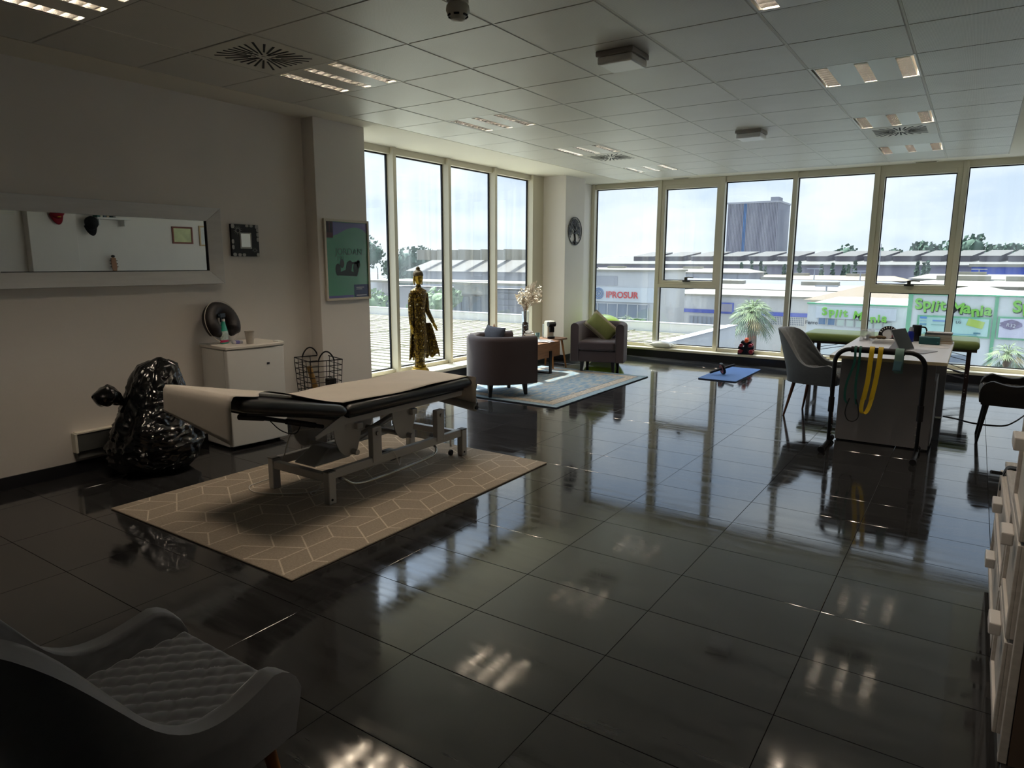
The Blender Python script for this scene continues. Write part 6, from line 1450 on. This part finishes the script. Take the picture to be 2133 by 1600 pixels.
for k, px in enumerate((1545, 1566, 1585, 1594, 1634, 1666, 1712, 1735, 1758, 1768, 1782, 1912, 1925, 1934)):
    y = 120+(k % 3)*4; p = at(px, (548, 545, 546, 556, 552, 545, 553, 549, 554, 551, 545, 545, 548, 544)[k], y)
    blob_tree('cypress', 'slim dark cypress, number %s from the left, before the great warehouse' % ('one', 'two', 'three', 'four', 'five', 'six', 'seven', 'eight', 'nine', 'ten', 'eleven', 'twelve', 'thirteen', 'fourteen')[k], (p.x, y, GZ-2), p.z-GZ+2, 1.0, 200+k, 0, 'cypresses', 160, .35, True)
def palm(label, base, h, r, n, seed, skirt=True, sc=1.0):
    r_ = random.Random(seed); t = thing('palm_tree', label, 'palm', base, 0, 'palms outside')
    MB().tube([(0, 0, 0), (.05, 0, h*.5), (0, .05, h)], [.22*sc, .18*sc, .16*sc], 12).obj('trunk', M_trunk, t)
    def frond(a, el, L, mi):
        m = MB(); d = Vector((math.cos(a), math.sin(a), 0)); prev = None; up = Vector((0, 0, 1)); pts = []
        for k in range(7):
            s = k/6; pts.append(Vector((0, 0, h))+d*L*(math.cos(el)*s*(1-.15*s))+up*L*(math.sin(el)*s-.55*s*s))
        m.tube(pts, [.014*sc*(1-.1*k) for k in range(7)], 4)
        side = d.cross(up)
        c = pts[3]
        for k in range(11):           # fan of narrow leaflets
            f = (k-5)/5; q = pts[4]+(pts[6]-pts[4])*(1-abs(f)*.5)*1.25+side*f*L*.42-up*abs(f)*L*.10-up*L*.06*r_.random(); wv_ = (pts[6]-pts[4]).cross(q-c).normalized()*.0+side*.03*L*(1-abs(f)*.4)
            m.add([c-wv_*.3, c+wv_*.3, c.lerp(q, .6)+wv_*.6, q, c.lerp(q, .6)-wv_*.6], [(0, 1, 2, 3, 4)])
        m.obj('frond', (mat('palm_leaf', '#7f9166', .7), mat('palm_leaf_dry', '#a79a72', .8), mat('palm_leaf_dark', '#5d735c', .7))[mi], t, smooth=0)
    for k in range(n):
        el = math.radians(80-110*((k+.5)/n)**1.0); frond(k*2.4+r_.uniform(-.2, .2), el, r*r_.uniform(.85, 1.1), 0 if k < n*.6 else (2 if r_.random() < .6 else 1))
    return t
Yp = 22; p = at(1568, 650, Yp); palm('big shaggy fan palm seen through the middle window', (p.x, Yp, GZ), p.z-GZ, 1.05, 64, 3)
p = at(2100, 738, 19); palm('small palm at the lower right of the last pane', (p.x, 19, GZ), p.z-GZ, .72, 30, 8, sc=.6)
p = at(1305, 672, 28); palm('small palm beside the round logo shop window', (p.x, 28, GZ), p.z-GZ, .9, 26, 9, sc=.6)
b_ = at(1330, 680, 24)
blob_tree('ball_reflection_bush', 'round green bush under the red lettering, partly standing in for the reflected ball', (b_.x-.6, 24, GZ), b_.z-GZ+.25, 1.1, 321, 2, None, 900, .16)  # partly the lime ball's reflection in the glass, built as a bush
b_ = at(775, 640, 20); blob_tree('garden_bush', 'pale green bush in the first side window', (b_.x-.4, 19.5, GZ), b_.z-GZ+1.2, 1.8, 322, 2, None, 900, .16)
b_ = at(905, 640, 21); blob_tree('garden_bush', 'pale green bush to the right of the statue outside', (b_.x, 21, GZ), b_.z-GZ+1.0, 1.6, 323, 2, None, 900, .16)
# street lamps
for k, (px, py, y) in enumerate(((1722, 596, 60), (1697, 560, 90), (2040, 561, 110), (1793, 565, 92), (1836, 508, 150))):
    p = at(px, py, y); t = thing('street_lamp', ('twin street lamp over the blue grey shed', 'twin lamp before the great warehouse', 'lamp before the blue warehouse', 'single lamp before the great warehouse', 'thin mast on the skyline')[k], 'street lamp', (p.x, y, GZ), 0, 'street lamps')
    MB().cyl((0, 0, 0), (0, 0, p.z-GZ), .09, .06, 8).obj('pole', M_bg, t)
    if k < 4: MB().box(-.9, .9, -.1, .1, p.z-GZ-.05, p.z-GZ+.06).obj('lamp_arm', M_bg, t, smooth=0)
